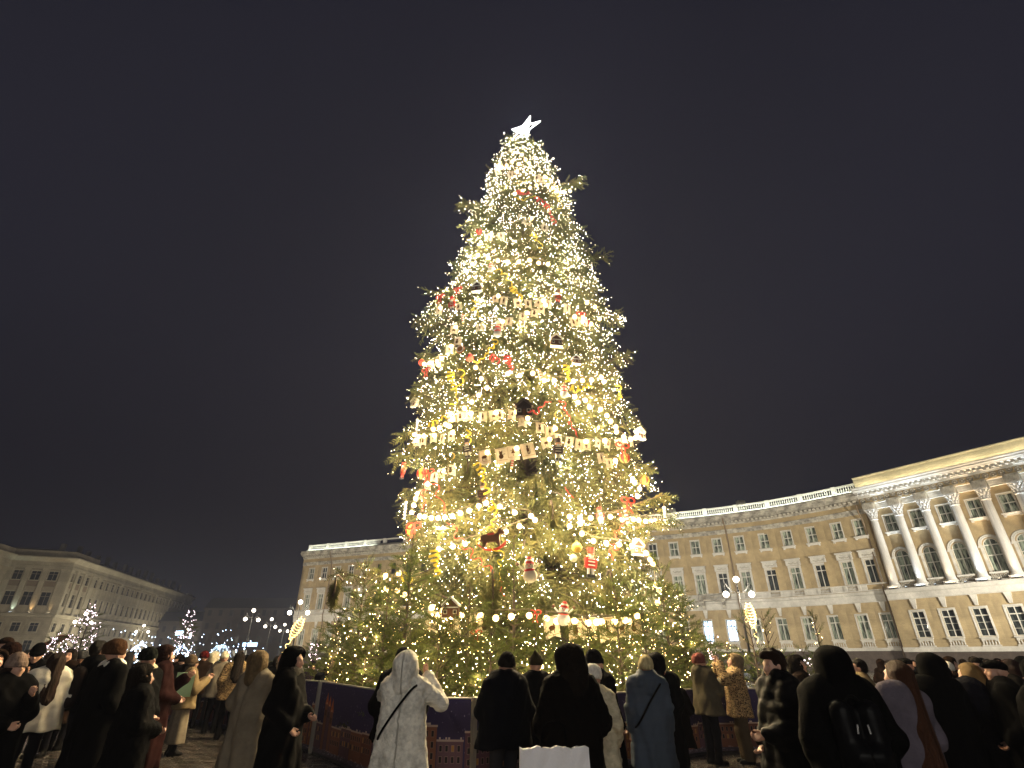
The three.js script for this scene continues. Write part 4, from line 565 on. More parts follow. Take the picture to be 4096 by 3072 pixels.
for (const [x, y, l, a, b, s] of [[1879, 1430, 'gold and red bauble above the yellow curls at the left', P_.brown, P_.red, 0.95], [1687, 1450, 'bright red bauble at the left edge of the tree', P_.red, P_.red, 0.85], [2345, 1291, 'cream and red bauble at the upper right edge', P_.cream, P_.red, 0.9], [1688, 1894, 'big red and gold bauble with a red bow at the left', P_.red, P_.gold, 1.15], [2499, 1832, 'gold and red bauble hanging from a red bow at the right', P_.gold, P_.red, 1.1], [2580, 1922, 'red and yellow striped bauble off the right edge', P_.red, P_.yellow, 0.95], [1642, 2124, 'red bauble low at the left edge under the bulb row', P_.red, P_.gold, 1.05], [2308, 2190, 'golden mirror ball below the big bulbs', P_.gold, P_.gold, 0.95], [1916, 927, 'orange bauble at the upper left beside small flags', P_.red, P_.brown, 0.9], [2294, 2232, 'pale round ornament left of the big red soldier', P_.cream, P_.cream, 0.7]]) ornament('bauble', 'bauble', x, y, 0.28, l, 'round baubles on the tree', baubleB(a, b), s);
ornament('rocking_horse_ornament', 'ornament', 1968, 2160, 0.6, 'brown rocking horse on a red rocker at the lower middle', null, (o) => { put('body', wedge([[-0.5, 0.0], [-0.42, 0.22], [-0.2, 0.24], [0.1, 0.18], [0.25, 0.34], [0.36, 0.44], [0.42, 0.36], [0.56, 0.26], [0.52, 0.18], [0.36, 0.2], [0.3, 0.02], [0.34, -0.3], [0.26, -0.3], [0.16, -0.06], [-0.2, -0.06], [-0.34, -0.3], [-0.42, -0.3], [-0.36, 0]], 0.14, -0.07), P_.brown, o); put('saddle', mv(bx(-0.16, 0.12, 0, 0.08, -0.1, 0.1), 0, 0.19, 0), P_.red, o); put('mane', wedge([[0.1, 0.2], [0.3, 0.46], [0.36, 0.46], [0.24, 0.26]], 0.18, -0.09), P_.gold, o); const r = []; for (let i = 0; i <= 12; i++) { const a = -0.9 + 1.8 * i / 12; r.push(V(Math.sin(a) * 0.75, 0.36 - Math.cos(a) * 0.75, 0)); } put('rocker', join([mv(tube(r, 0.035, 20, 6), 0, 0, 0.08), mv(tube(r, 0.035, 20, 6), 0, 0, -0.08)]), P_.red, o); put('tail', tube([[-0.48, 0.16, 0], [-0.6, 0.1, 0], [-0.62, -0.12, 0]], 0.04, 8, 5), P_.gold, o); }, 1.15, 0.1);
ornament('gingerbread_ornament', 'ornament', 1842, 1398, 0.35, 'round brown gingerbread with white icing left of centre', null, (o) => { put('biscuit', mv(cyl(0.27, 0.27, 0.08, 16), 0, 0, 0, Math.PI / 2), paint('gingerbread', [0.36, 0.13, 0.04], 0.8), o); put('icing', mv(new THREE.TorusGeometry(0.2, 0.02, 5, 18), 0, 0, 0.09), P_.white, o); });
for (const [x, y, l] of [[2235, 1660, 'gold ring ornament beside the red streamer right of centre'], [2077, 731, 'gold ring ornament near the top of the tree'], [1804, 1826, 'gold ring ornament above a flag at the left']]) ornament('ring_ornament', 'ornament', x, y, 0.35, l, 'gold ring ornaments', (o) => { put('ring', new THREE.TorusGeometry(0.2, 0.035, 7, 20), P_.gold, o); put('bow', mv(ball(0.06, 6, 5), 0, 0.2, 0.02, 0, 0, 0, [1.8, 0.8, 0.7]), P_.cream, o); });
for (const [x, y, l] of [[1620, 2042, 'white stacked icicle ornament off the left edge of the tree'], [2661, 2062, 'white stacked icicle ornament on the branch over the palace balustrade'], [1668, 1705, 'white icicle ornament at the left edge over the bulbs']]) ornament('icicle_ornament', 'ornament', x, y, y > 2000 ? 0.9 : 0.3, l, 'stacked white icicle ornaments', (o) => { for (let i = 0; i < 6; i++) put('bead', mv(ball(0.1 - i * 0.006, 9, 7), 0, 0.4 - i * 0.16, 0), P_.white, o); put('hook', bar(V(0, 0.48, 0), V(0, 0.62, 0), 0.012), P_.gold, o); });
// curled paper streamers: a coil along a drawn path
const loc = (f, l) => f(l);
function streamer(px, label, m, turns, r0, out = 0.4, group) {
  const key = px.map(([x, y]) => onTree(x, y, out)), curve = new THREE.CatmullRomCurve3(key), n = Math.max(24, Math.round(turns * 14)), pts = [], q = V(0, 0, 0), L = curve.getLength();
  for (let i = 0; i <= n; i++) { const t = i / n, p = curve.getPointAt(t), d = curve.getTangentAt(t), s = d.clone().cross(V(0, 0, 1)).normalize(), u = s.clone().cross(d).normalize(), a = t * turns * Math.PI * 2, r = r0 * 0.72 * (0.75 + 0.4 * Math.sin(t * 7)); pts.push(p.addScaledVector(s, r * Math.cos(a)).addScaledVector(u, r * 0.6 * Math.sin(a))); }
  const c = new THREE.CatmullRomCurve3(pts), o = tag(put('streamer', (() => { // flat ribbon with a little thickness
    const N = n * 2, P = [], I = []; for (let i = 0; i <= N; i++) { const p = c.getPoint(i / N), d = c.getTangent(i / N), w = curve.getTangentAt(i / N).multiplyScalar(0.026), k = d.clone().cross(w).normalize().multiplyScalar(0.007); for (const [a, b] of [[1, 1], [-1, 1], [-1, -1], [1, -1]]) P.push(p.x + w.x * a + k.x * b, p.y + w.y * a + k.y * b, p.z + w.z * a + k.z * b); }
    for (let i = 0; i < N; i++) for (let j = 0; j < 4; j++) { const a = i * 4 + j, b = i * 4 + (j + 1) % 4; I.push(a, b, a + 4, b, b + 4, a + 4); } const g = new THREE.BufferGeometry(); g.setAttribute('position', new THREE.Float32BufferAttribute(P, 3)); g.setIndex(I); g.computeVertexNormals(); return g; })(), m), label, 'streamer', group);
  return o;
}
const Yg = 'yellow curled streamers on the tree', Rg = 'red curled streamers on the tree';
streamer(c4([[985, 335], [1020, 370], [1075, 420]]), 'tight yellow coil above the top flag row', P_.yellow, 5, 0.13, 0.4, Yg);
streamer(c4([[655, 440], [650, 520], [690, 565], [720, 625]]), 'loose yellow curl at the upper left under the dark house', P_.yellow, 2.6, 0.12, 0.4, Yg);
streamer(c4([[835, 790], [850, 830], [800, 870], [740, 950], [660, 1000]]), 'yellow streamer winding down left of the red coil', P_.yellow, 5, 0.1, 0.4, Yg);
streamer(c4([[445, 1080], [450, 1150], [480, 1220]]), 'wide yellow loops left of the middle garland', P_.yellow, 5, 0.16, 0.4, Yg);
streamer(c4([[530, 1050], [560, 1120], [530, 1190], [490, 1260], [505, 1330], [450, 1380]]), 'long yellow curl trailing above the left bulbs', P_.yellow, 4, 0.1, 0.4, Yg);
streamer(c4([[1460, 1020], [1480, 1090], [1490, 1160]]), 'yellow coil over the grey snowman at the right', P_.yellow, 4, 0.13, 0.4, Yg);
streamer(c4([[1500, 1220], [1580, 1230], [1690, 1190]]), 'yellow loops spreading right of the grey snowman', P_.yellow, 4, 0.14, 0.4, Yg);
streamer(c4([[1930, 1200], [1935, 1260], [1955, 1320]]), 'yellow coil at the right edge of the tree', P_.yellow, 3, 0.13, 0.35, Yg);
streamer(c4([[850, 170], [910, 205], [980, 290], [1090, 440]]), 'fine yellow curl near the grey snowman in the upper third', P_.yellow, 5, 0.1, 0.4, Yg);
streamer(c5([[400, 180], [460, 160], [520, 120]]), 'yellow loops at the left edge above the bulbs', P_.yellow, 4, 0.12, 0.35, Yg);
streamer(c5([[690, 220], [680, 270], [715, 300]]), 'short yellow zigzag above the dark soldier at the left', P_.yellow, 2, 0.12, 0.4, Yg);
streamer(c5([[740, 470], [780, 510], [790, 580], [820, 640], [830, 690]]), 'long yellow streamer under the square flags', P_.yellow, 5, 0.14, 0.45, Yg);
streamer(c5([[880, 750], [860, 800], [890, 830], [870, 880], [850, 950]]), 'yellow streamer above the rocking horse', P_.yellow, 4, 0.13, 0.5, Yg);
streamer(c5([[880, 1090], [930, 1140], [900, 1180], [940, 1210], [910, 1280], [920, 1330], [880, 1400]]), 'yellow streamer falling below the rocking horse', P_.yellow, 2.2, 0.1, 0.7, Yg);
streamer(c5([[430, 1110], [440, 1160], [450, 1230], [465, 1290]]), 'yellow coil among the firs at the lower left', P_.yellow, 5, 0.17, 0.9, Yg);
streamer(c6([[430, 370], [455, 350], [480, 375]]), 'yellow loop by the warm bulbs at the lower left', P_.yellow, 2, 0.15, 1.3, Yg);
streamer(c4([[800, 950], [840, 960], [880, 980]]), 'wide red loops left of centre', P_.redRib, 3, 0.16, 0.4, Rg);
streamer(c4([[940, 940], [960, 1000], [990, 1050]]), 'tight red coil left of centre', P_.redRib, 5, 0.14, 0.4, Rg);
streamer(c4([[1140, 1425], [1190, 1440], [1245, 1390], [1320, 1330]]), 'red zigzag right of the dark little house', P_.redRib, 3, 0.1, 0.4, Rg);
streamer(c4([[1415, 1330], [1460, 1370], [1450, 1420], [1500, 1460], [1490, 1540]]).concat(c5([[1440, 160], [1470, 230], [1500, 260]])), 'long red streamer falling to the right flags', P_.redRib, 5, 0.07, 0.42, Rg);
streamer(c5([[540, 900], [600, 960], [600, 1020], [650, 1040], [660, 1090], [710, 1110], [710, 1160], [770, 1170], [790, 1220], [850, 1220], [870, 1280]]).concat(c6([[920, 300], [930, 370], [980, 380], [965, 430], [1000, 455]])), 'very long red streamer zigzagging down to the lower middle', P_.redRib, 7, 0.06, 0.6, Rg);
streamer(c5([[420, 610], [470, 660], [455, 710], [520, 770], [500, 830]]), 'red streamer right of the big red bauble', P_.redRib, 2.5, 0.07, 0.4, Rg);
streamer(c5([[380, 590], [385, 640], [345, 690], [375, 760], [340, 810]]), 'red streamer hanging from the bow of the big bauble', P_.redRib, 2.5, 0.07, 0.35, Rg);
streamer(c5([[1800, 820], [1815, 900], [1810, 960], [1760, 970], [1800, 1030]]), 'red streamer at the right of the candy ornament', P_.redRib, 2, 0.08, 0.4, Rg);
streamer(c5([[1740, 1050], [1780, 1090], [1720, 1110], [1765, 1165]]), 'red streamer left of the dark house at the right', P_.redRib, 2, 0.08, 0.5, Rg);
streamer(c5([[1410, 645], [1420, 685], [1465, 710]]), 'small red curl right of centre', P_.redRib, 1, 0.05, 0.4, Rg);
streamer(c3([[470, 1010], [540, 1040], [610, 1020]]), 'red coil near the top of the tree', P_.redRib, 6, 0.13, 0.25, Rg);
streamer(c3([[440, 1080], [530, 1105], [600, 1075], [690, 1065]]), 'yellow twist under the top red coil', P_.yellow, 5, 0.06, 0.25, Yg);
streamer(c3([[670, 1080], [720, 1120], [800, 1180], [830, 1260], [880, 1360]]), 'red streamer slanting right near the top', P_.redRib, 9, 0.15, 0.25, Rg);
streamer(c3([[840, 1000], [930, 1000], [910, 1110], [965, 1150], [930, 1205]]), 'gold curl at the upper right near the top', P_.yellow, 4, 0.1, 0.25, Yg);
streamer(c3([[610, 1490], [680, 1500], [660, 1550], [740, 1590], [720, 1640]]), 'yellow curl under the small dark house near the top', P_.yellow, 4, 0.09, 0.3, Yg);
// big red bows
const bowB = (o) => { for (const s of [-1, 1]) { put('loop', mv(new THREE.TorusGeometry(0.13, 0.035, 6, 14), s * 0.16, 0.02, 0, 0, 0, 0, [1.2, 0.8, 1]), P_.redRib, o); put('tail', tube([[0, 0, 0], [s * 0.1, -0.18, 0.03], [s * 0.06, -0.34, 0], [s * 0.16, -0.5, 0.02]], 0.03, 12, 5), P_.redRib, o); } put('knot', ball(0.06, 8, 6), P_.redRib, o); };
for (const [x, y, l, s] of [[2490, 1782, 'red bow above the gold bauble at the right', 1.3], [2512, 2002, 'red bow at the right edge above the candy', 1.3], [1712, 1888, 'red bow on the big bauble at the left', 1.2], [1655, 2105, 'tangled red bow low at the left edge', 1.5], [1705, 1480, 'red bow under the bright red bauble', 1], [1760, 1186, 'orange red bow on the upper left bulge', 1], [2325, 1255, 'red bow over the bauble at the upper right', 0.9], [1832, 1155, 'red bow at the upper left near the trunk side', 0.9], [2140, 2450, 'red bow left of the snowman with raised arms', 0.75], [1905, 2530, 'small red bow low between the firs', 0.7]]) ornament('ribbon_bow', 'bow', x, y, y > 2300 ? 1.8 : 0.42, l, 'red ribbon bows on the tree', bowB, s);
// ---- the lit star: a wire frame of white light tubes, tilted
{
  const p = V(TX + 0.1, 25.1, TZ + 0.2), st = thing('tree_star', 'white glowing wire star tilted at the tip of the tree', 'star', [p.x, p.y, p.z]); st.rotation.set(-0.1, -0.55, -0.42); st.scale.setScalar(0.85);
  const m = mat('white_star_light', [1, 1, 1], 0.4, { glow: [3, 3, 2.9] }), P = []; for (let i = 0; i < 10; i++) { const a = i * Math.PI / 5, r = i % 2 ? 0.46 : 1.12; P.push(V(Math.sin(a) * r, Math.cos(a) * r, 0)); }
  for (const s of [-1, 1]) { const c = V(0, 0, s * 0.18); for (let i = 0; i < 10; i++) { put('light_tube', bar(c, P[i], 0.016, 0.022, 5), m, st); } }
  put('outline', P.map((a, i) => bar(a, P[(i + 1) % 10], 0.024, 0.024, 5)), m, st);
  for (let i = 0; i < 10; i += 2) put('inner_tube', [0.33, 0.62].map((t) => bar(P[i].clone().lerp(P[(i + 9) % 10], 1 - t), P[i].clone().lerp(P[(i + 1) % 10], 1 - t), 0.018, 0.018, 5)), m, st);
  put('stem', bar(V(0, 0, 0), V(-0.5, -0.9, 0), 0.05), iron, st); bulbLight(p.clone().add(V(0, -0.2, 0.9)), 22, [1, 1, 0.96]);
}
// ---- long dark boughs that hang in front, unlit
function hangingBough(px, py, out, len, label, tint) { const p = onTree(px, py, out), b = thing('hanging_bough', label, 'branch', [p.x, p.y, p.z]), l = []; put('stem', tube([[0, 0, -0.5], [0, 0.05, 0], [0.03, -len * 0.5, 0.08], [0, -len, 0.05]], 0.025, 12, 5), bark, b); for (let i = 0; i < 75; i++) { const t = Math.pow(rnd(), 0.8), w = 0.2 * len * Math.sin(Math.PI * Math.min(1, t * 0.75 + 0.2)); l.push([V(rr(-w, w), -t * len, rr(-w, w) * 0.6), V(rr(-0.25, 0.25), -1, rr(-0.2, 0.2)).normalize(), rr(0.3, 0.6) * (0.4 + 0.6 * len)]); } foliage(b, l, tint); }
hangingBough(1968, 2290, 1.5, 0.9, 'thick dark spruce bough hanging in the lower middle', [1, 1, 1]);
hangingBough(2440, 2290, 0.9, 0.7, 'dark hanging bough right of the white snowman', [1, 1, 1]);
hangingBough(1345, 2310, 3.0, 0.42, 'dark bough hanging at the far left before the palace', [1, 1, 1]);
hangingBough(2205, 2010, 0.3, 0.45, 'dark wreath-like bough in the middle', [1, 1, 1]);
hangingBough(1870, 1840, 0.3, 0.4, 'dark bough under the striped soldier at the left', [1, 1, 1]);
// ---------------------------------------------------------------- fir trees round the great tree and across the square
const firBark = mat('fir_bark', [0.07, 0.05, 0.035], 0.95);
const firNeedle = [0.82, 1.02, 0.75];
const dimPts = [];
function fir(px, py, z, label, group, o = {}) {
  const top = atZ(px, py, z), h = top.y, f = thing('fir_tree', label, 'fir tree', [top.x, 0, top.z], rr(0, 6), group), limbs = [], list = [];
  const w = o.w ?? 0.27, bare = o.bare ?? 0.14, lights = o.lights ?? 150, nW = Math.round(h * (o.den ?? 6.5));
  put('trunk', tube([[0, 0, 0], [rr(-0.03, 0.03), h * 0.5, rr(-0.03, 0.03)], [0, h, 0]], 1, 8, 7), firBark, f); { const p = f.children[0].geometry.attributes.position, r0 = 0.012 * h + 0.015; for (let i = 0; i < p.count; i++) { const y = p.getY(i), c = V(0, y, 0), k = r0 * (1 - 0.9 * Math.max(0, y) / h); p.setXYZ(i, p.getX(i) * k, y, p.getZ(i) * k); } f.children[0].geometry.computeVertexNormals(); }
  const ends = [];
  for (let i = 0; i < nW; i++) {
    const t = 0.05 + 0.93 * i / nW, y = t * h, n = t > 1 - bare ? 3 : 6;
    for (let k = 0; k < n; k++) {
      const a = rr(0, 6.28), L = h * w * Math.pow(1 - t, 0.85) * rr(0.65, 1.15) + 0.1, up = t > 1 - bare ? rr(0.8, 1.6) : rr(0.12, 0.5), dr = V(Math.cos(a), up, Math.sin(a)).normalize(), p0 = V(0, y, 0), p1 = p0.clone().addScaledVector(dr, L).add(V(0, 0.06 * L, 0));
      limbs.push(bar(p0, p1, 0.008 + 0.006 * L, 0.005, 4)); ends.push([p0, p1, dr, L]);
      if (t > 1 - bare && rnd() < 0.7) continue;
      for (let r = 0.2; r < 1; r += 0.14 / Math.max(L, 0.3) + 0.03) { const p = p0.clone().lerp(p1, r), s = rnd() < 0.5 ? -1 : 1; list.push([p, dr.clone().add(V(-dr.z * s * rr(0.3, 1), rr(-0.15, 0.5), dr.x * s * rr(0.3, 1))).normalize(), rr(0.2, 0.36) * (o.leaf ?? 1)]); }
      list.push([p1, dr, rr(0.2, 0.34)]);
    }
  }
  put('branches', limbs, firBark, f, 'stuff'); foliage(f, list, o.tint ?? firNeedle);
  f.updateMatrixWorld();
  for (let i = 0; i < lights * (o.far ? 1 : 0.6); i++) { const [p0, p1] = ends[Math.floor(rnd() * ends.length * 0.97)], p = p0.clone().lerp(p1, rr(0.35, 1.02)).add(V(rr(-0.05, 0.05), rr(-0.04, 0.06), rr(-0.05, 0.05))).applyMatrix4(f.matrixWorld); (o.cool ? dimPts : warmPts).push(p); }
  if (lights > 60 && !o.far) for (let i = 0; i < 2; i++) { const p = V(top.x + rr(-0.3, 0.3), h * (0.25 + 0.35 * i), top.z + h * w * (0.6 - 0.25 * i)); bulbLight(p, 1.4, [1, 0.74, 0.34]); warmPts.push(p); }
  return f;
}
const ring = 'lit fir trees round the foot of the great tree';
[[1360, 2430, -14.3, 'bushy lit fir at the left end of the fir ring', { lights: 120 }], [1470, 2225, -14.0, 'tall lit fir with bare leader at the left of the ring', { lights: 190, bare: 0.2 }], [1563, 2290, -12.6, 'lit fir second from the left before the warm bulbs', { lights: 170 }], [1655, 2120, -12.7, 'tall dark fir with few lights left of the red streamer', { lights: 110, w: 0.2 }], [1480, 2480, -12.5, 'low dense lit fir behind the barrier bend at the left', { lights: 150, w: 0.36 }], [1645, 2500, -10.9, 'low lit fir behind the white hooded coat', { lights: 150, w: 0.36 }],
  [1765, 2390, -11.3, 'lit fir under the brown gabled house ornament', { lights: 190, w: 0.34 }], [1880, 2330, -11.5, 'lit fir left of the hanging dark bough', { lights: 170 }], [1965, 2500, -10.6, 'low fir at the front bend of the barrier', { lights: 130, w: 0.36 }], [2055, 2140, -12.6, 'thin dark fir standing before the pale snowman', { lights: 50, w: 0.14 }], [2140, 2480, -11.0, 'lit fir behind the olive knit hat', { lights: 150, w: 0.32 }], [2250, 2520, -11.2, 'lit fir below the white snowman ornament', { lights: 150, w: 0.34 }],
  [2345, 2440, -11.6, 'lit fir below the lowest flags', { lights: 150 }], [2455, 2330, -12.3, 'lit fir right of the lowest flags', { lights: 170 }], [2560, 2380, -12.6, 'dense lit fir behind the grey blue puffer coat', { lights: 200, w: 0.32 }], [2632, 2240, -13.6, 'tallest lit fir at the right of the ring', { lights: 200 }], [2705, 2350, -14.0, 'lit fir right of the tallest one', { lights: 180 }], [2770, 2500, -14.4, 'smaller lit fir over the olive coat with the hood', { lights: 130, w: 0.32 }]].forEach(([x, y, z, l, o]) => fir(x, y, z, l, ring, o));
const loose = 'sparse fir trees right of the great tree';
[[2850, 2520, -17, 'small purple lit fir before the lit office windows', { lights: 70, w: 0.22, cool: 1 }], [2900, 2560, -15, 'sparse lit fir over the patterned coats', { lights: 45 }], [2985, 2440, -15.5, 'fir with bare brushy twigs and few lights beside the lamp', { lights: 30, bare: 0.4, w: 0.34 }], [3045, 2445, -16.5, 'dark fir with bare forked leader right of the lamp', { lights: 20, bare: 0.42, w: 0.26 }], [3110, 2590, -15, 'low dark fir behind the curly haired man', { lights: 30, w: 0.3 }], [3245, 2440, -21, 'thin bare topped fir with a bright lamp low on it', { lights: 24, bare: 0.45, w: 0.16 }], [3205, 2580, -19, 'small white lit fir behind the black hood', { lights: 30, w: 0.2, cool: 1 }]].forEach(([x, y, z, l, o]) => fir(x, y, z, l, loose, { den: 4.5, ...o, far: 1 }));
const back = 'lit fir trees across the left of the square';
[[385, 2395, -34, 'big pointed fir with spiral white lights at the far left', { lights: 230, cool: 1, w: 0.3, den: 4 }], [235, 2520, -31, 'small purple white lit fir left of the big pointed one', { lights: 150, cool: 1, w: 0.36, den: 4 }], [300, 2560, -33, 'low lit fir between the two left firs', { lights: 90, cool: 1, w: 0.4, den: 4 }], [772, 2420, -36, 'slim pointed fir with white lights left of the beige hat', { lights: 210, cool: 1, w: 0.24, den: 4, bare: 0.2 }], [700, 2610, -34, 'low white lit fir at the foot of the slim one', { lights: 80, cool: 1, w: 0.4, den: 4 }], [920, 2610, -20, 'small lit fir left of the beige hat', { lights: 50, cool: 1, w: 0.3 }], [1115, 2615, -17, 'small warm lit fir between the beige hat and the dark hood', { lights: 60, w: 0.3 }], [1268, 2545, -21, 'thin small fir with white lights before the palace end', { lights: 70, cool: 1, w: 0.2 }], [1325, 2600, -19, 'little lit fir right of the thin one', { lights: 40, w: 0.26 }]].forEach(([x, y, z, l, o]) => fir(x, y, z, l, back, { ...o, far: 1 }));
const fairyDim = mat('soft_white_fairy_light', [1, 0.97, 0.92], 0.4, { glow: [15, 12.8, 9.4] }), fairyWarmDim = mat('soft_warm_fairy_light', [1, 0.9, 0.7], 0.4, { glow: [16, 11, 4.5] });
tag(bulbs('fairy_lights', coolPts.filter((_, i) => i % 10 < 3), 0.009, fairyCool, scene), 'brighter white fairy lights strewn over the great Christmas tree', 'fairy lights');
tag(bulbs('fairy_lights', coolPts.filter((_, i) => i % 10 >= 3), 0.0105, fairyDim, scene), 'thousands of tiny white fairy lights all over the great Christmas tree', 'fairy lights');
tag(bulbs('fairy_lights', warmPts.filter((_, i) => i % 4 === 0), 0.0095, fairyWarm, scene), 'brighter warm fairy lights on the ring of small firs', 'fairy lights');
tag(bulbs('fairy_lights', warmPts.filter((_, i) => i % 4), 0.0085, fairyWarmDim, scene), 'tiny warm fairy lights on the ring of small firs', 'fairy lights');
tag(bulbs('fairy_lights', dimPts, 0.022, mat('purple_white_fairy_light', [1, 0.95, 1], 0.4, { glow: [9, 7, 8] }), scene), 'white and purplish fairy lights on the scattered far firs', 'fairy lights');
// ---------------------------------------------------------------- printed barrier round the firs
{
  const W = 2048, H = 256, c = document.createElement('canvas'); c.width = W; c.height = H; const x = c.getContext('2d');
  x.fillStyle = '#2c2552'; x.fillRect(0, 0, W, H); const old = seed; seed = 4242;
  for (let i = 0; i < 900; i++) { x.fillStyle = 'rgba(190,190,215,' + rr(0.1, 0.8) + ')'; x.beginPath(); x.ellipse(rnd() * W, rnd() * H * 0.85, rr(0.5, 2), rr(0.8, 3.4), 0, 0, 7); x.fill(); }
  let u = 0; while (u < W) { const w = rr(40, 120), h = rr(100, 185), tower = rnd() < 0.34, col = ['#6a4234', '#7d5340', '#563848', '#8f5e44', '#644a56'][Math.floor(rnd() * 5)]; x.fillStyle = col;
    if (tower) { const tw = rr(26, 44), th = rr(140, 180); x.fillRect(u, H - th, tw, th); x.fillStyle = '#b0602f'; x.beginPath(); x.moveTo(u - 3, H - th); x.lineTo(u + tw / 2, H - th - rr(34, 56)); x.lineTo(u + tw + 3, H - th); x.fill(); x.fillStyle = '#c9b9a0'; x.beginPath(); x.arc(u + tw / 2, H - th - 4, 4, 0, 7); x.fill(); x.fillStyle = '#20131a'; for (let q = 0; q < 3; q++) x.fillRect(u + tw * 0.2 + q * tw * 0.22, H - th + 20, tw * 0.12, 20); u += tw + 4; continue; }
    x.fillRect(u, H - h, w, h); x.fillStyle = '#b5a69c'; x.fillRect(u - 2, H - h, w + 4, 6); x.fillStyle = '#c8bdb4'; for (let q = 0; q < 4; q++) x.fillRect(u + rr(0, w), H - h - 6, 6, 6); for (let yy = H - h + 16; yy < H - 40; yy += 30) for (let xx = u + 8; xx < u + w - 14; xx += 20) { x.fillStyle = rnd() < 0.25 ? '#b0813e' : '#1b1017'; x.fillRect(xx, yy, 9, 17); x.strokeStyle = '#a8968a'; x.strokeRect(xx, yy, 9, 17); } u += w + rr(0, 6); }
  x.fillStyle = '#57505c'; x.fillRect(0, H - 16, W, 16); for (let i = 0; i < 300; i++) { x.fillStyle = 'rgba(200,200,220,0.35)'; x.fillRect(rnd() * W, H - rr(6, 22), rr(3, 16), 3); } seed = old;
  const t = new THREE.CanvasTexture(c); t.colorSpace = THREE.SRGBColorSpace; t.wrapS = THREE.RepeatWrapping;
  const print = mat('printed_vinyl', [1, 0.95, 0.95], 0.78, { map: t }), post = mat('dark_steel_post', [0.02, 0.018, 0.02], 0.5), edge = mat('bare_metal_edge', [0.45, 0.43, 0.38], 0.35, { metalness: 0.6 });
  const f = thing('printed_barrier', 'waist high barrier printed with a snowy night town round the firs', 'barrier');
  const P = [[-11.5, -19.2, 1.19], [-8.3, -16.6, 1.19], [-5.9, -14.4, 1.19], [-3.8, -12.06, 1.19], [-2.0, -9.6, 1.15], [-1.25, -8.55, 1.12], [-0.55, -8.5, 1.12], [0.55, -9.4, 1.12], [1.7, -10.45, 1.08], [2.7, -11.3, 1.07], [3.7, -12, 1.07], [5.1, -12.05, 1.07], [6.8, -12.4, 1.07], [8.5, -12.8, 1.07], [10.5, -13.6, 1.07], [12.8, -15, 1.07]];
  let s = 0; for (let i = 0; i < P.length - 1; i++) { const [x0, z0, h0] = P[i], [x1, z1, h1] = P[i + 1], L = Math.hypot(x1 - x0, z1 - z0), nx = -(z1 - z0) / L, nz = (x1 - x0) / L, g = new THREE.BufferGeometry(), T = 0.02, v = [];
    const quad = (a, b, c, d) => v.push(...a, ...b, ...c, ...a, ...c, ...d), A = (e, o, y) => [e ? x1 - (x1 - x0) / L * 0.02 + nx * o : x0 + (x1 - x0) / L * 0.02 + nx * o, y, e ? z1 - (z1 - z0) / L * 0.02 + nz * o : z0 + (z1 - z0) / L * 0.02 + nz * o];
    for (const o of [T, -T]) quad(A(0, o, 0.06), A(1, o, 0.06), A(1, o, h1), A(0, o, h0)); quad(A(0, T, h0), A(1, T, h1), A(1, -T, h1), A(0, -T, h0));
    g.setAttribute('position', new THREE.Float32BufferAttribute(v, 3)); const a = s / 9, b = (s + L) / 9; g.setAttribute('uv', new THREE.Float32BufferAttribute([...[0, 1].flatMap(() => [a, 0, b, 0, b, 0.99, a, 0, b, 0.99, a, 0.99]), ...[a, 0.985, b, 0.985, b, 0.99, a, 0.985, b, 0.99, a, 0.99]], 2)); g.computeVertexNormals();
    put('panel', g, print, f); put('top_rail', bar(V(x0, h0 + 0.012, z0), V(x1, h1 + 0.012, z1), 0.016, 0.016, 5), edge, f); put('foot_rail', bar(V(x0, 0.03, z0), V(x1, 0.03, z1), 0.03, 0.03, 5), post, f); put('post', mv(bx(-0.03, 0.03, 0, h0 + 0.03, -0.03, 0.03), x0 + nx * 0.05, 0, z0 + nz * 0.05, 0, Math.atan2(-(z1 - z0), x1 - x0)), i % 3 ? post : edge, f); s += L; }
}
// ---------------------------------------------------------------- granite setts of the square, as far as single stones can be told apart
{
  const sh = new THREE.BoxGeometry(1, 1, 1), p = sh.attributes.position; for (let i = 0; i < p.count; i++) if (p.getY(i) > 0) { p.setX(i, p.getX(i) * 0.88); p.setZ(i, p.getZ(i) * 0.82); } sh.computeVertexNormals();
  const m = mat('wet_granite_sett', [0.07, 0.062, 0.055], 0.3, { roughnessMap: tex(noiseTile(128, [6, 20, 50], 1.4, 0.6, 51), 1), bumpMap: GR.bump, bumpScale: 0.004 }), spots = [];
  for (let r = 0, z = -3.2; z > -24; z -= 0.165, r++) for (let x = -17; x < 17; x += 0.25) { if (Math.abs(x) > -z * 1.15 + 2) continue; spots.push([x + (r % 2) * 0.125, z]); }
  const im = new THREE.InstancedMesh(sh, m, spots.length), q = new THREE.Quaternion(), M = new THREE.Matrix4(), c = new THREE.Color();
  spots.forEach(([x, z], i) => { q.setFromEuler(new THREE.Euler(rr(-0.03, 0.03), rr(-0.04, 0.04), rr(-0.03, 0.03))); M.compose(V(x, -0.012 + rr(-0.006, 0.006), z), q, V(0.24, 0.06, 0.155)); im.setMatrixAt(i, M); const k = rr(0.6, 1.35); im.setColorAt(i, c.setRGB(k * rr(0.95, 1.08), k, k * rr(0.92, 1.05))); });
  im.name = 'granite_setts'; im.receiveShadow = true; scene.add(im); tag(im, 'wet granite setts underfoot between the crowd and the barrier', 'paving', null, 'stuff');
}
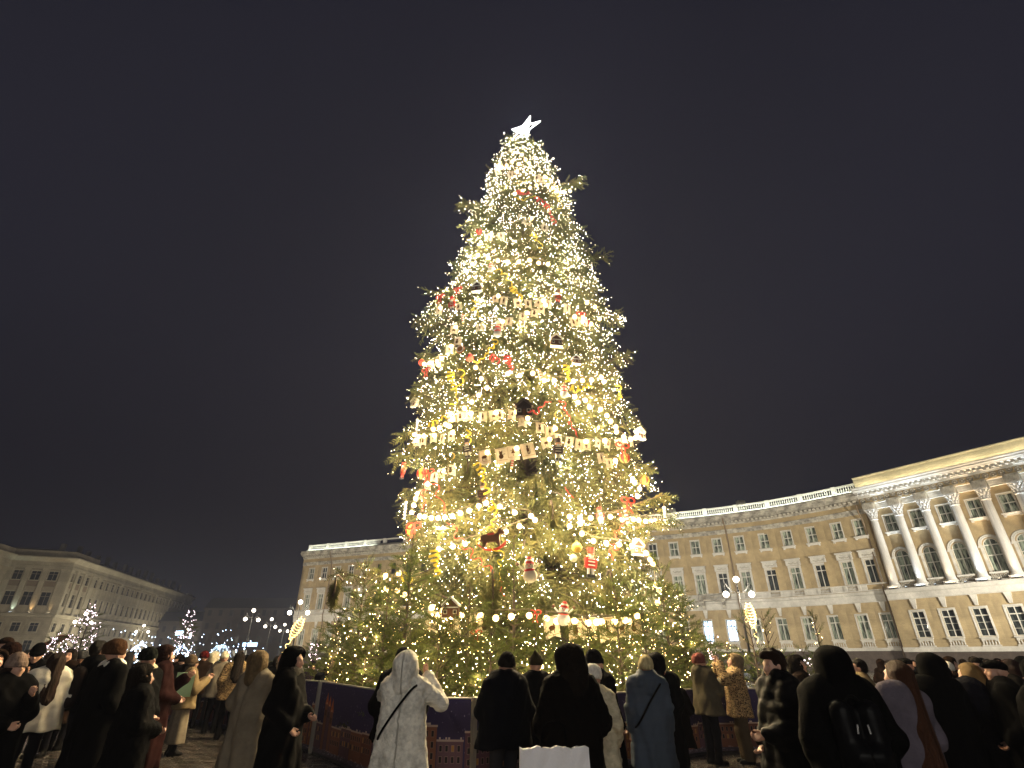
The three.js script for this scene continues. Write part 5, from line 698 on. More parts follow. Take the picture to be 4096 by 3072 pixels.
// ---------------------------------------------------------------- people: fields of tapered capsules and ellipsoids, meshed with surface nets
const CAP = (a, b, ra, rb = ra) => ({ a, b, ra, rb }), ELL = (c, r) => ({ c, r });
const smin = (a, b, k) => { const h = Math.max(0, k - Math.abs(a - b)) / k; return Math.min(a, b) - h * h * k * 0.25; };
function primD(p, x, y, z) {
  if (p.c) { const u = (x - p.c[0]) / p.r[0], v = (y - p.c[1]) / p.r[1], w = (z - p.c[2]) / p.r[2], l = Math.sqrt(u * u + v * v + w * w); return (l - 1) * Math.min(p.r[0], p.r[1], p.r[2]); }
  const ax = p.a[0], ay = p.a[1], az = p.a[2], dx = p.b[0] - ax, dy = p.b[1] - ay, dz = p.b[2] - az, q = dx * dx + dy * dy + dz * dz || 1e-9; let t = ((x - ax) * dx + (y - ay) * dy + (z - az) * dz) / q; t = t < 0 ? 0 : t > 1 ? 1 : t;
  const u = x - ax - t * dx, v = y - ay - t * dy, w = z - az - t * dz; return Math.sqrt(u * u + v * v + w * w) - (p.ra + t * (p.rb - p.ra));
}
function field(prims, k, after) { return (x, y, z) => { let d = 1e3; for (const p of prims) d = smin(d, primD(p, x, y, z), p.k ?? k); return after ? after(d, x, y, z) : d; }; }
function net(f, lo, hi, cell) {
  const nx = Math.ceil((hi[0] - lo[0]) / cell) + 1, ny = Math.ceil((hi[1] - lo[1]) / cell) + 1, nz = Math.ceil((hi[2] - lo[2]) / cell) + 1, F = new Float32Array(nx * ny * nz), id = (i, j, k) => i + nx * (j + ny * k);
  // coarse pass: skip blocks that are far from the surface
  const B = 4; for (let k0 = 0; k0 < nz; k0 += B) for (let j0 = 0; j0 < ny; j0 += B) for (let i0 = 0; i0 < nx; i0 += B) { const d = f(lo[0] + (i0 + B / 2) * cell, lo[1] + (j0 + B / 2) * cell, lo[2] + (k0 + B / 2) * cell), far = Math.abs(d) > B * cell * 1.9 + 0.03; for (let k = k0; k < Math.min(nz, k0 + B); k++) for (let j = j0; j < Math.min(ny, j0 + B); j++) for (let i = i0; i < Math.min(nx, i0 + B); i++) F[id(i, j, k)] = far ? d : f(lo[0] + i * cell, lo[1] + j * cell, lo[2] + k * cell); }
  const vid = new Int32Array(nx * ny * nz).fill(-1), P = [], I = [];
  for (let k = 0; k < nz - 1; k++) for (let j = 0; j < ny - 1; j++) for (let i = 0; i < nx - 1; i++) {
    let m = 0, sx = 0, sy = 0, sz = 0, n = 0; const c = []; for (let q = 0; q < 8; q++) { const v = F[id(i + (q & 1), j + ((q >> 1) & 1), k + (q >> 2))]; c.push(v); if (v < 0) m |= 1 << q; }
    if (m === 0 || m === 255) continue;
    for (let a = 0; a < 8; a++) for (let b = 1; b < 8; b <<= 1) { const e = a | b; if (e === a) continue; if ((c[a] < 0) !== (c[e] < 0)) { const t = c[a] / (c[a] - c[e]); sx += (a & 1) + (b === 1 ? t : 0); sy += ((a >> 1) & 1) + (b === 2 ? t : 0); sz += (a >> 2) + (b === 4 ? t : 0); n++; } }
    vid[id(i, j, k)] = P.length / 3; P.push(lo[0] + (i + sx / n) * cell, lo[1] + (j + sy / n) * cell, lo[2] + (k + sz / n) * cell);
  }
  const quad = (a, b, c, d, flip) => { if (a < 0 || b < 0 || c < 0 || d < 0) return; if (flip) I.push(a, c, b, a, d, c); else I.push(a, b, c, a, c, d); };
  for (let k = 1; k < nz - 1; k++) for (let j = 1; j < ny - 1; j++) for (let i = 1; i < nx - 1; i++) { const s = F[id(i, j, k)] < 0;
    if (s !== F[id(i + 1, j, k)] < 0) quad(vid[id(i, j - 1, k - 1)], vid[id(i, j, k - 1)], vid[id(i, j, k)], vid[id(i, j - 1, k)], !s);
    if (s !== F[id(i, j + 1, k)] < 0) quad(vid[id(i - 1, j, k - 1)], vid[id(i - 1, j, k)], vid[id(i, j, k)], vid[id(i, j, k - 1)], !s);
    if (s !== F[id(i, j, k + 1)] < 0) quad(vid[id(i - 1, j - 1, k)], vid[id(i, j - 1, k)], vid[id(i, j, k)], vid[id(i - 1, j, k)], !s); }
  const g = new THREE.BufferGeometry(); g.setAttribute('position', new THREE.Float32BufferAttribute(P, 3)); g.setIndex(I); g.computeVertexNormals();
  const U = []; for (let i = 0; i < P.length; i += 3) U.push(Math.atan2(P[i], P[i + 2] + 0.001) * 0.2, P[i + 1]); g.setAttribute('uv', new THREE.Float32BufferAttribute(U, 2)); return g;
}
function boundsOf(prims, m = 0.06) { const lo = [9, 9, 9], hi = [-9, -9, -9]; for (const p of prims) for (const [c, r] of p.c ? [[p.c, p.r]] : [[p.a, [p.ra, p.ra, p.ra]], [p.b, [p.rb, p.rb, p.rb]]]) for (let k = 0; k < 3; k++) { lo[k] = Math.min(lo[k], c[k] - r[k] - m); hi[k] = Math.max(hi[k], c[k] + r[k] + m); } return [lo, hi]; }
const wob = (x, y, z, s) => Math.sin(x * 23 + s) * Math.sin(y * 17 + s * 2.3) * Math.sin(z * 21 + s * 1.7) + 0.5 * Math.sin(x * 41 + y * 13 + s) * Math.sin(z * 37 - y * 29 + s);
const clothMats = {}, fleeceSoft = noiseTile(256, [20, 50, 110], 0.4, 0.92, 13);
function cloth(hex, r = 0.95, kind = 'cloth') { const key = hex + kind; return clothMats[key] ??= mat(({ '#': 'wool_' })[hex[0]] + kind, hex, r, kind === 'fleece' ? { bumpMap: GR.cloth, bumpScale: 0.012, map: tex(fleeceSoft, 0.8, true), physical: true, specularIntensity: 0.15 } : kind === 'nylon' ? { bumpMap: GR.bump, bumpScale: 0.003, physical: true, specularIntensity: 0.14 } : { bumpMap: GR.clothfine, bumpScale: 0.003, map: GR.fine, physical: true, specularIntensity: 0.1 }); }
const skin = mat('skin', [0.48, 0.27, 0.19], 0.55), eyeW = mat('eye', [0.5, 0.48, 0.45], 0.2), hairMats = {};
const hairM = (hex) => (hairMats[hex] ??= mat('hair', hex, 0.6, { physical: true, specularIntensity: 0.3, bumpMap: tex(noiseTile(128, [64, 128], 2, 0.5, 77), [6, 0.5]), bumpScale: 0.012 }));
const ARMS = { down: [[0.25, 1.12, -0.03], [0.25, 0.86, 0.06]], pocket: [[0.29, 1.12, -0.06], [0.2, 0.93, 0.14]], phone: [[0.25, 1.12, 0.1], [0.07, 1.3, 0.33]], up: [[0.3, 1.3, 0.24], [0.13, 1.58, 0.27]], side: [[0.4, 1.22, 0.14], [0.2, 1.5, 0.25]], fwd: [[0.25, 1.2, 0.2], [0.2, 1.22, 0.5]], clasp: [[0.28, 1.1, 0.02], [0.05, 1.02, 0.26]], high: [[0.26, 1.5, 0.2], [0.15, 1.75, 0.25]] };
const handCache = {};
function handGeo(side, curl) { const key = side + '|' + curl; if (handCache[key]) return handCache[key]; const P = [CAP([-0.018, -0.02, 0], [-0.026, -0.085, 0], 0.018, 0.015), CAP([0, -0.02, 0], [0, -0.09, 0], 0.018, 0.015), CAP([0.018, -0.02, 0], [0.026, -0.083, 0], 0.018, 0.014), CAP([0, 0.03, 0], [0, -0.02, 0], 0.024, 0.022)];
  [[-0.029, 0.058, 0.0085], [-0.01, 0.07, 0.009], [0.01, 0.066, 0.009], [0.029, 0.05, 0.008]].forEach(([x, L, r]) => { let p = [x, -0.088, 0], a = curl * 0.4; for (const t of [0.45, 0.32, 0.23]) { const q = [p[0] * 1.03, p[1] - Math.cos(a) * L * t, p[2] + Math.sin(a) * L * t]; P.push({ ...CAP(p, q, r, r * 0.88), k: 0.006 }); p = q; a += curl * 0.7; } });
  let p = [-0.03 * side, -0.03, 0.008], a = [-0.048 * side, -0.065, 0.018], b = [-0.05 * side, -0.092, 0.03]; P.push({ ...CAP(p, a, 0.013, 0.0105), k: 0.012 }, { ...CAP(a, b, 0.0105, 0.009), k: 0.006 });
  return (handCache[key] = net(field(P, 0.014), ...boundsOf(P, 0.03), 0.008)); }
const headPrims = () => [ELL([0, 1.612, -0.012], [0.077, 0.092, 0.096]), ELL([0, 1.545, 0.026], [0.057, 0.072, 0.064]), CAP([0, 1.6, 0.083], [0, 1.563, 0.107], 0.009, 0.014), CAP([-0.034, 1.616, 0.074], [0.034, 1.616, 0.074], 0.012), ELL([0, 1.495, 0.064], [0.028, 0.02, 0.02]), { ...ELL([0, 1.537, 0.088], [0.022, 0.0055, 0.01]), k: 0.008 }, { ...ELL([0, 1.526, 0.086], [0.02, 0.006, 0.01]), k: 0.008 }, ELL([0.036, 1.56, 0.06], [0.024, 0.022, 0.02]), ELL([-0.036, 1.56, 0.06], [0.024, 0.022, 0.02]), { ...ELL([0.08, 1.585, -0.008], [0.011, 0.031, 0.019]), k: 0.01 }, { ...ELL([-0.08, 1.585, -0.008], [0.011, 0.031, 0.019]), k: 0.01 }, CAP([0, 1.38, -0.02], [0, 1.53, -0.01], 0.056)];
const headField = field(headPrims(), 0.03, (d, x, y, z) => { for (const s of [-1, 1]) { const q = Math.hypot(x - s * 0.032, (y - 1.597) * 1.2, z - 0.086) - 0.014; d = -smin(-d, q, 0.012); d = smin(d, Math.hypot(x - s * 0.031, y - 1.597, z - 0.07) - 0.0125, 0.004); } return d; });
const headCache = {}; const headGeo = (cell) => (headCache[cell] ??= net(headField, ...boundsOf(headPrims(), 0.03), cell));
function tiltHead(g, up, side) { g.translate(0, -1.47, 0.02); g.rotateX(-up); g.rotateZ(side || 0); g.translate(0, 1.47, -0.02); return g; }
const HATS = {
  beanie: (o) => { const P = [ELL([0, 1.645, -0.018], [0.098, 0.1, 0.116]), ELL([0, 1.7, -0.03], [0.07, 0.07, 0.08])]; return [P, 0.06, (d, x, y, z) => { d -= 0.003 * Math.sin(Math.atan2(x, z) * 34); const rim = Math.max(Math.abs(y - 1.628 + 0.12 * z) - 0.03, Math.abs(Math.hypot(x / 0.088, (z + 0.015) / 0.108) - 1.06) * 0.09 - 0.012); d = smin(Math.max(d, 1.61 - 0.12 * z - y), rim, 0.012); return d; }]; },
  pointy: () => { const P = [ELL([0, 1.64, -0.018], [0.096, 0.1, 0.112]), CAP([0, 1.68, -0.02], [0.035, 1.79, -0.05], 0.075, 0.018)]; return [P, 0.05, (d, x, y, z) => Math.max(d, 1.6 - 0.12 * z - y)]; },
  fluffy: (o) => { const P = [ELL([0, 1.635, -0.02], [0.116, 0.118, 0.13]), ELL([0, 1.69, -0.02], [0.09, 0.07, 0.1])]; return [P, 0.05, (d, x, y, z) => Math.max(d + 0.006 * wob(x * 3, y * 3, z * 3, o.seed), 1.585 - 0.2 * z - y)]; },
  hood: (o) => { const k = o.hoodSize ?? 1, P = [ELL([0, 1.605, -0.025], [0.132 * k, 0.142 * k, 0.146 * k]), CAP([0, 1.5, -0.06], [0, 1.43, -0.07], 0.11 * k, 0.13 * k), ELL([0, 1.69, -0.03], [0.075, 0.05, 0.09])]; return [P, 0.09, (d, x, y, z) => { d += 0.005 * wob(x, y, z, o.seed) * (o.fur ? 2.2 : 1); const open = (Math.hypot(x / 0.098, (y - 1.575) / 0.128) - 1) * 0.1; return Math.max(d, -Math.max(open, 0.025 - z), -(Math.hypot(x, y - 1.59, z + 0.005) - 0.112)); }]; },
  cap: () => { const P = [ELL([0, 1.655, -0.015], [0.092, 0.07, 0.108]), CAP([-0.04, 1.645, 0.08], [0.04, 1.645, 0.08], 0.02), CAP([-0.035, 1.64, 0.13], [0.035, 1.64, 0.13], 0.012)]; return [P, 0.05, (d, x, y) => Math.max(d, 1.615 - y)]; },
  short: (o) => { const P = [ELL([0, 1.635, -0.022], [0.09, 0.098, 0.108]), ELL([0, 1.58, -0.06], [0.078, 0.07, 0.06])]; return [P, 0.04, (d, x, y, z) => Math.max(d + 0.007 * wob(x * 2, y * 2, z * 2, o.seed), z > 0.03 && y < 1.645 ? z - 0.03 : -9)]; },
  curly: (o) => { const P = [ELL([0, 1.655, -0.02], [0.1, 0.1, 0.118]), ELL([0, 1.6, -0.06], [0.09, 0.08, 0.07]), ELL([0, 1.7, 0.05], [0.075, 0.045, 0.06])]; return [P, 0.04, (d, x, y, z) => Math.max(d + 0.014 * wob(x * 2.4, y * 2.4, z * 2.4, o.seed), z > 0.045 && y < 1.655 ? z - 0.045 : -9)]; },
  long: (o) => { const e = 1.5 - (o.hairLen ?? 0.35), w = o.hairW ?? 1, P = [ELL([0, 1.628, -0.025], [0.096, 0.102, 0.115]), CAP([0, 1.6, -0.07], [0, e, -0.15 - 0.04 * w], 0.085, 0.075 * w), CAP([-0.05, 1.58, -0.05], [-0.08 * w, e + 0.06, -0.14 - 0.03 * w], 0.06, 0.05 * w), CAP([0.05, 1.58, -0.05], [0.08 * w, e + 0.06, -0.14 - 0.03 * w], 0.06, 0.05 * w)]; return [P, 0.05, (d, x, y, z) => Math.max(d + 0.004 * Math.sin(x * 110 + y * 6) + 0.004 * wob(x * 2, y * 0.6, z, o.seed), z > 0.04 && y < 1.66 ? z - 0.04 : -9)]; },
};
let personSeed = 11;
function person(label, px, py, z, face, o = {}, group) {
  const old = seed; seed = personSeed += 97; o.seed = seed * 0.37;
  const top = atZ(px, py, z), tall = ({ hood: 1.745, beanie: 1.755, pointy: 1.8, fluffy: 1.76, short: 1.725, curly: 1.755, cap: 1.72, long: 1.735 })[o.hat] + 0, S = top.y / tall, t = thing('person', label, 'person', [top.x, 0, top.z], face * Math.PI / 180, group);
  const cell = o.cell ?? 0.022, hc = Math.min(cell, 0.03) * 0.42 + 0.002, b = o.bulk ?? 0.03, hem = o.hem ?? 0.75, fl = o.flare ?? 0.03, st = o.stance ?? [0.1, 0.0, 0.1, 0.0];
  const A = ['L', 'R'].map((k, i) => { const s = i ? -1 : 1, p = ARMS[o.arms?.[i] ?? 'pocket']; return [[s * 0.185, 1.395, -0.015], [s * p[0][0], p[0][1], p[0][2]], [s * p[1][0], p[1][1], p[1][2]]]; });
  const legs = [0, 1].map((i) => { const s = i ? -1 : 1, x = s * st[i * 2], zz = st[i * 2 + 1]; return [[s * 0.085, 0.9, -0.01], [x * 0.98, 0.49, zz * 0.5 + 0.025], [x, 0.085, zz - 0.01]]; });
  // the body: head, neck, trunk, arms, hands and legs in one mesh
  const bp = [CAP([-0.12, 1.38, -0.01], [0.12, 1.38, -0.01], 0.065), CAP([-0.07, 1.22, 0], [0.07, 1.22, 0], 0.1), CAP([-0.06, 1.02, 0], [0.06, 1.02, 0], 0.09), CAP([-0.08, 0.92, 0], [0.08, 0.92, 0], 0.09), CAP([0, 1.36, -0.02], [0, 1.5, -0.01], 0.052)];
  for (const a of A) bp.push(CAP(a[0], a[1], 0.047, 0.037), CAP(a[1], a[2], 0.036, 0.027)); for (const l of legs) bp.push(CAP(l[0], l[1], 0.08, 0.052), CAP(l[1], l[2], 0.052, 0.038), CAP(l[2], [l[2][0], 0.05, l[2][2] + 0.12], 0.036, 0.03));
  const parts = [net(field(bp, 0.05), ...boundsOf(bp, 0.03), Math.max(cell, 0.03)), tiltHead(headGeo(hc).clone(), o.up ?? 0.15, o.tilt)];
  for (const [i, a] of A.entries()) { if (o.cell > 0.03) continue; const d = V(...a[2]).sub(V(...a[1])).normalize(), g = handGeo(i ? -1 : 1, (o.arms?.[i] ?? 'pocket') === 'down' ? 0.5 : 1).clone(); g.applyQuaternion(new THREE.Quaternion().setFromUnitVectors(V(0, -1, 0), d)); g.translate(a[2][0] + d.x * 0.01, a[2][1] + d.y * 0.01, a[2][2] + d.z * 0.01); parts.push(g); }
  const body = put('body', parts.map((g) => g.scale(S, S, S)), skin, t);
  if (hc < 0.014) for (const s of [-1, 1]) { const e = put('eye', tiltHead(mv(ball(0.0085, 8, 6), s * 0.031, 1.597, 0.0757), o.up ?? 0.15, o.tilt).scale(S, S, S), eyeW, t); }
  // clothes
  const fit = (name, P, k, after, c, m) => put(name, net(field(P, k, after), ...boundsOf(P, 0.05), c).scale(S, S, S), m, t);
  { const lp = [CAP([-0.08, 0.9, 0], [0.08, 0.9, 0], 0.1)], w = o.wide ?? 0; for (const l of legs) lp.push(CAP(l[0], l[1], 0.098, 0.07 + w), CAP(l[1], [l[2][0], 0.1, l[2][2]], 0.07 + w, 0.058 + w * 1.6)); fit('trousers', lp, 0.04, (d, x, y, z) => Math.max(d + 0.004 * wob(x, y * 1.6, z, o.seed), 0.06 - y), Math.max(cell, 0.024), o.pants ?? cloth('#14141a')); }
  { const fp = []; for (const l of legs) fp.push(CAP([l[2][0], 0.055, l[2][2] - 0.045], [l[2][0] * 1.1, 0.042, l[2][2] + 0.15], 0.053, 0.042), CAP([l[2][0], 0.05, l[2][2]], [l[2][0], 0.2, l[2][2]], 0.06, 0.062)); fit('boots', fp, 0.03, (d, x, y) => Math.max(d, -y + 0.002), Math.max(cell, 0.02), cloth('#0c0b0b', 0.5, 'nylon')); }
  const cm = o.coat ?? cloth('#060607', 0.9), puff = o.puff, cp = [CAP([-0.135, 1.375, -0.02], [0.135, 1.375, -0.02], 0.088 + b), CAP([-0.085, 1.2, 0], [0.085, 1.2, 0], 0.125 + b), CAP([-0.075, 1.0, 0], [0.075, 1.0, 0], 0.122 + b), CAP([-0.09, 1.05, 0], [-0.1 - fl, hem, 0], 0.12 + b, 0.125 + b + fl), CAP([0.09, 1.05, 0], [0.1 + fl, hem, 0], 0.12 + b, 0.125 + b + fl), CAP([0, 1.0, 0], [0, hem, 0.01], 0.13 + b, 0.135 + b + fl), CAP([-0.05, 1.46, -0.02], [0.05, 1.46, -0.02], 0.066 + b * 0.5)];
  if (o.collar) cp.push(CAP([-0.04, 1.5, 0], [0.04, 1.5, 0], 0.085));
  if (o.hoodDown) cp.push(CAP([-0.07, 1.47, -0.12], [0.07, 1.47, -0.12], 0.075), CAP([0, 1.45, -0.15], [0, 1.32, -0.17], 0.08, 0.05));
  const sl = 0.056 + b * 0.55; for (const a of A) { const w = V(...a[1]).lerp(V(...a[2]), 0.93).toArray(); cp.push({ ...CAP(a[0], a[1], sl + 0.012, sl + 0.002), k: 0.03 }, { ...CAP(a[1], w, sl + 0.002, sl - 0.006), k: 0.022 }); }
  fit('coat', cp, 0.075, (d, x, y, z) => { if (puff) d -= 0.011 * Math.sqrt(Math.abs(Math.sin(y * Math.PI / puff + 0.22 * Math.sin(x * 7 + o.seed)))) - 0.012; d += (o.fur ? 0.012 : 0.014) * wob(x * (o.fur ? 2.4 : 1), y * (o.fur ? 2.4 : 0.7), z * (o.fur ? 2.4 : 1), o.seed) + 0.016 * Math.sin(Math.atan2(x, z) * 7 + o.seed + y * 2) * Math.max(0, Math.min(1, (1.05 - y) * 2)); return Math.max(d, hem - y + 0.012 * Math.sin(x * 20 + o.seed)); }, cell, cm);
  if (o.skirt) { const sp = [CAP([-0.07, 0.95, 0], [-0.11, 0.2, 0], 0.12, 0.17), CAP([0.07, 0.95, 0], [0.11, 0.2, 0], 0.12, 0.17)]; fit('skirt', sp, 0.08, (d, x, y, z) => Math.max(d + 0.01 * Math.sin(Math.atan2(x, z) * 9 + y), o.skirt[1] - y), cell, o.skirt[0]); }
  { const [P, k, after] = HATS[o.hat](o), isHair = ['short', 'curly', 'long'].includes(o.hat), g = net(field(P, k, after), ...boundsOf(P, 0.05), Math.min(cell, 0.016)); put(isHair ? 'hair' : o.hat === 'hood' ? 'hood' : 'hat', tiltHead(g, o.hat === 'long' ? (o.up ?? 0.15) * 0.4 : o.up ?? 0.15, o.tilt).scale(S, S, S), o.hatM ?? (isHair ? hairM('#1a110b') : cm), t); }
  if (o.hairUnder) { const [P, k, after] = HATS.long({ seed: o.seed, hairLen: o.hairLen ?? 0.2 }); put('hair', net(field(P, k, (d, x, y, z) => Math.max(after(d, x, y, z), y - 1.6)), ...boundsOf(P, 0.04), Math.max(cell * 0.8, 0.016)).scale(S, S, S), hairM(o.hairUnder), t); }
  if (o.pom) put('pompom', mv(net(field([ELL([0, 0, 0], [0.05, 0.05, 0.05])], 0.01, (d, x, y, z) => d + 0.008 * wob(x * 4, y * 4, z * 4, 3)), [-0.08, -0.08, -0.08], [0.08, 0.08, 0.08], 0.012), 0, 1.775, -0.06).scale(S, S, S), o.pom, t);
  if (o.scarf) fit('scarf', [CAP([-0.06, 1.47, 0.02], [0.06, 1.47, 0.02], 0.085), CAP([-0.07, 1.46, -0.05], [0.07, 1.46, -0.05], 0.08), ...(o.scarfEnd ? [CAP([0.19, 1.4, -0.1], [0.24, 0.72, -0.06], 0.05, 0.07)] : [])], 0.05, (d, x, y, z) => d + 0.008 * wob(x * 1.4, y * 1.4, z * 1.4, o.seed), Math.max(0.018, cell * 0.9), o.scarf);
  if (o.strap) put('bag_strap', tube([[-0.19, 1.39, 0.02], [-0.15, 1.4, -0.125 - b], [0.02, 1.2, -0.165 - b], [0.2, 0.94, -0.13 - b], [0.25, 0.86, 0]], 0.014, 24, 6).scale(S, S, S), cloth('#060606', 0.5, 'nylon'), t);
  if (o.bag) { const g = net(field([ELL([0, 0, 0], [0.16, 0.13, 0.07]), CAP([-0.1, -0.06, 0], [0.1, -0.06, 0], 0.06), CAP([-0.1, 0.06, 0], [0.1, 0.06, 0], 0.05)], 0.04), [-0.22, -0.2, -0.13], [0.22, 0.2, 0.13], 0.02); put('shoulder_bag', mv(g, ...o.bag).scale(S, S, S), o.bagM ?? cloth('#0a0a0c', 0.5, 'nylon'), t); }
  if (o.pack) { const g = net(field([CAP([-0.1, 1.3, -0.22], [-0.1, 0.98, -0.24], 0.09), CAP([0.1, 1.3, -0.22], [0.1, 0.98, -0.24], 0.09), CAP([-0.06, 1.02, -0.3], [0.06, 1.02, -0.3], 0.07)], 0.06), [-0.28, 0.82, -0.45], [0.28, 1.48, -0.04], 0.022); const p = put('backpack', g.scale(S, S, S), o.pack === true ? cloth('#0a0a0c', 0.6, 'nylon') : o.pack, t); put('pack_handle', mv(new THREE.TorusGeometry(0.05, 0.012, 6, 12, Math.PI), 0, 1.36, -0.22).scale(S, S, S), cloth('#060606', 0.5, 'nylon'), p); put('zip_pull', [-0.03, 0.05].map((x) => mv(bx(-0.006, 0.006, -0.03, 0.03, -0.004, 0.004), x, 1.2, -0.335, 0, 0, x * 3)).concat().map((g) => g.scale(S, S, S)), mat('bright_metal', [0.7, 0.7, 0.68], 0.25, { metalness: 1 }), p); }
  if (o.phone) { const h = A[o.phone - 1][2], ph = thing('phone', 'phone held by the ' + label, 'phone', [0, 0, 0]); ph.userData.label = o.phoneLabel; t.updateMatrixWorld(); const w = V(h[0] * S, (h[1] + 0.07) * S, (h[2] + 0.06) * S).applyMatrix4(t.matrixWorld); ph.position.copy(w); ph.rotation.y = t.rotation.y; put('case', bx(-0.038, 0.038, -0.075, 0.075, -0.005, 0.004), cloth('#0a0a0c', 0.4, 'nylon'), ph); put('screen', bx(-0.034, 0.034, -0.07, 0.07, -0.008, -0.0055), mat('lit_phone_screen', [0.6, 0.6, 0.6], 0.3, { glow: [0.9, 0.85, 0.7] }), ph); }
  if (o.lean) t.rotation.order = 'YXZ', t.rotation.set(o.lean[0], t.rotation.y, o.lean[1]);
  seed = old; return t;
}
const K = { black: cloth('#060607', 0.9), blackN: cloth('#070709', 0.6, 'nylon'), navy: cloth('#0a0c13', 0.85), white: cloth('#ece8dc', 0.95, 'fleece'), beige: cloth('#857a69', 0.95), sand: cloth('#8c8272', 0.95), tan: cloth('#857356', 0.95), olive: cloth('#565042', 0.9), blueGrey: cloth('#414a57', 0.7, 'nylon'), maroon: cloth('#2a1312', 0.95), brown: cloth('#21160f', 0.95), grey: cloth('#3b3b3d', 0.9), lilac: cloth('#68616c', 0.95), puffW: cloth('#cfc8b8', 0.7, 'nylon'), cream: cloth('#c9bfa4', 0.95, 'fleece'), pale: cloth('#c9bb90', 0.95, 'fleece'), oliveHat: cloth('#38321f', 0.95, 'fleece'), dark: cloth('#0d0a08', 0.9), jeans: cloth('#2c2d33', 0.9), rose: cloth('#7d4a44', 0.95, 'fleece'), fur: cloth('#17120d', 0.95, 'fleece') };
const spotted = mat('speckled_coat', [0.5, 0.4, 0.28], 0.95, { map: (() => { const c = document.createElement('canvas'); c.width = c.height = 128; const x = c.getContext('2d'); x.fillStyle = '#d8c7a4'; x.fillRect(0, 0, 128, 128); const old = seed; seed = 5; for (let i = 0; i < 170; i++) { x.fillStyle = ['#4b3824', '#7a6448', '#2f2418'][i % 3]; x.beginPath(); x.ellipse(rnd() * 128, rnd() * 128, rr(2, 6), rr(2, 5), rnd() * 3, 0, 7); x.fill(); } seed = old; return tex(c, [4.5, 4.5], true); })() });
const plaid = mat('plaid_scarf', [0.5, 0.45, 0.38], 0.95, { map: (() => { const c = document.createElement('canvas'); c.width = c.height = 64; const x = c.getContext('2d'); x.fillStyle = '#b9a98c'; x.fillRect(0, 0, 64, 64); x.fillStyle = 'rgba(40,25,20,0.7)'; x.fillRect(0, 0, 20, 64); x.fillRect(0, 0, 64, 20); x.fillStyle = 'rgba(120,40,30,0.6)'; x.fillRect(40, 0, 5, 64); x.fillRect(0, 40, 64, 5); return tex(c, [5, 5], true); })() });
// ---- centre, along the barrier
person('person in a white fleecy long coat with the hood up, arms raised', 1632, 2608, -6.7, 176, { hat: 'hood', coat: K.white, fur: 1, hem: 0.14, flare: 0.06, bulk: 0.045, arms: ['up', 'side'], strap: 1, up: 0.25, hoodSize: 1.08 });
person('person in black mostly hidden behind the white fleecy coat', 1618, 2590, -7.6, 185, { hat: 'beanie', up: 0.3, bulk: 0.05 });
person('man in a dark beanie with orange rim and navy parka, hood folded', 2018, 2609, -7.2, 208, { hat: 'beanie', hatM: cloth('#17130f', 0.95, 'fleece'), coat: K.navy, hoodDown: 1, hem: 0.76, bulk: 0.075, arms: ['phone', 'pocket'], pants: K.jeans, up: 0.25, phone: 2, phoneLabel: 'phone in the hand of the man in the navy parka' });
person('person in a pointed olive knit hat and black coat', 2140, 2600, -8.3, 200, { hat: 'pointy', hatM: K.oliveHat, hem: 0.5, bulk: 0.045, arms: ['pocket', 'clasp'], up: 0.1 });
person('tall person in a big black furry hood, seen from behind in the middle', 2272, 2582, -5.6, 205, { hat: 'hood', hatM: K.fur, fur: 1, coat: K.dark, hem: 0.45, bulk: 0.06, hoodSize: 1.08, up: 0.05, arms: ['clasp', 'pocket'] });
person('bearded man in a black knit hat looking right', 2382, 2600, -7.5, 125, { hat: 'beanie', hem: 0.5, bulk: 0.05, up: 0.1, hatM: cloth('#0e0c0c', 0.95, 'fleece') });
person('shorter person in a white fuzzy hat and pale fleece coat', 2372, 2655, -6.9, 150, { hat: 'fluffy', hatM: K.white, coat: K.cream, fur: 1, hem: 0.4, up: 0.1 });
person('woman in a pale knit hat and long blue grey puffer coat with strap', 2574, 2619, -8.0, 180, { hat: 'beanie', hatM: K.pale, coat: K.blueGrey, puff: 0.09, hem: 0.42, flare: 0.02, bulk: 0.05, strap: 1, collar: 1, hoodDown: 1, up: 0.35, arms: ['down', 'down'] });
person('woman in a black hood with a long plaid scarf down her side', 2622, 2612, -8.9, 160, { hat: 'hood', hem: 0.3, scarf: plaid, scarfEnd: 1, bulk: 0.03, up: 0.2 });
person('child in dark clothes between the blue grey coat and the olive coat', 2682, 2692, -9.7, 185, { hat: 'hood', hem: 0.5, coat: K.dark, up: 0.2 });
person('woman in an olive coat and rose knit band, arms reaching right', 2800, 2611, -10.9, 112, { hat: 'fluffy', hatM: K.rose, coat: K.olive, hoodDown: 1, hem: 0.76, bulk: 0.045, arms: ['fwd', 'phone'], up: 0.25, bag: [0.26, 0.95, 0.1] });
person('woman in a speckled fur coat raising both hands to her face', 2920, 2614, -11.0, 262, { hat: 'hood', hatM: cloth('#8d7b60', 0.95, 'fleece'), coat: spotted, hem: 0.72, bulk: 0.05, arms: ['up', 'up'], pants: cloth('#5a4d3a'), wide: 0.03, up: 0.3 });
person('curly haired man in a dark puffer jacket looking left', 3078, 2592, -5.9, 285, { hat: 'curly', hatM: hairM('#2a1a10'), coat: K.blackN, puff: 0.1, collar: 1, hem: 0.66, bulk: 0.055, up: -0.02, arms: ['clasp', 'pocket'], cell: 0.018 });
person('large person in a black hood and backpack, nearest at the right', 3308, 2594, -4.9, 172, { hat: 'hood', hem: 0.35, bulk: 0.085, coat: K.black, hoodSize: 1.1, up: 0.1, pack: true, arms: ['pocket', 'pocket'] });
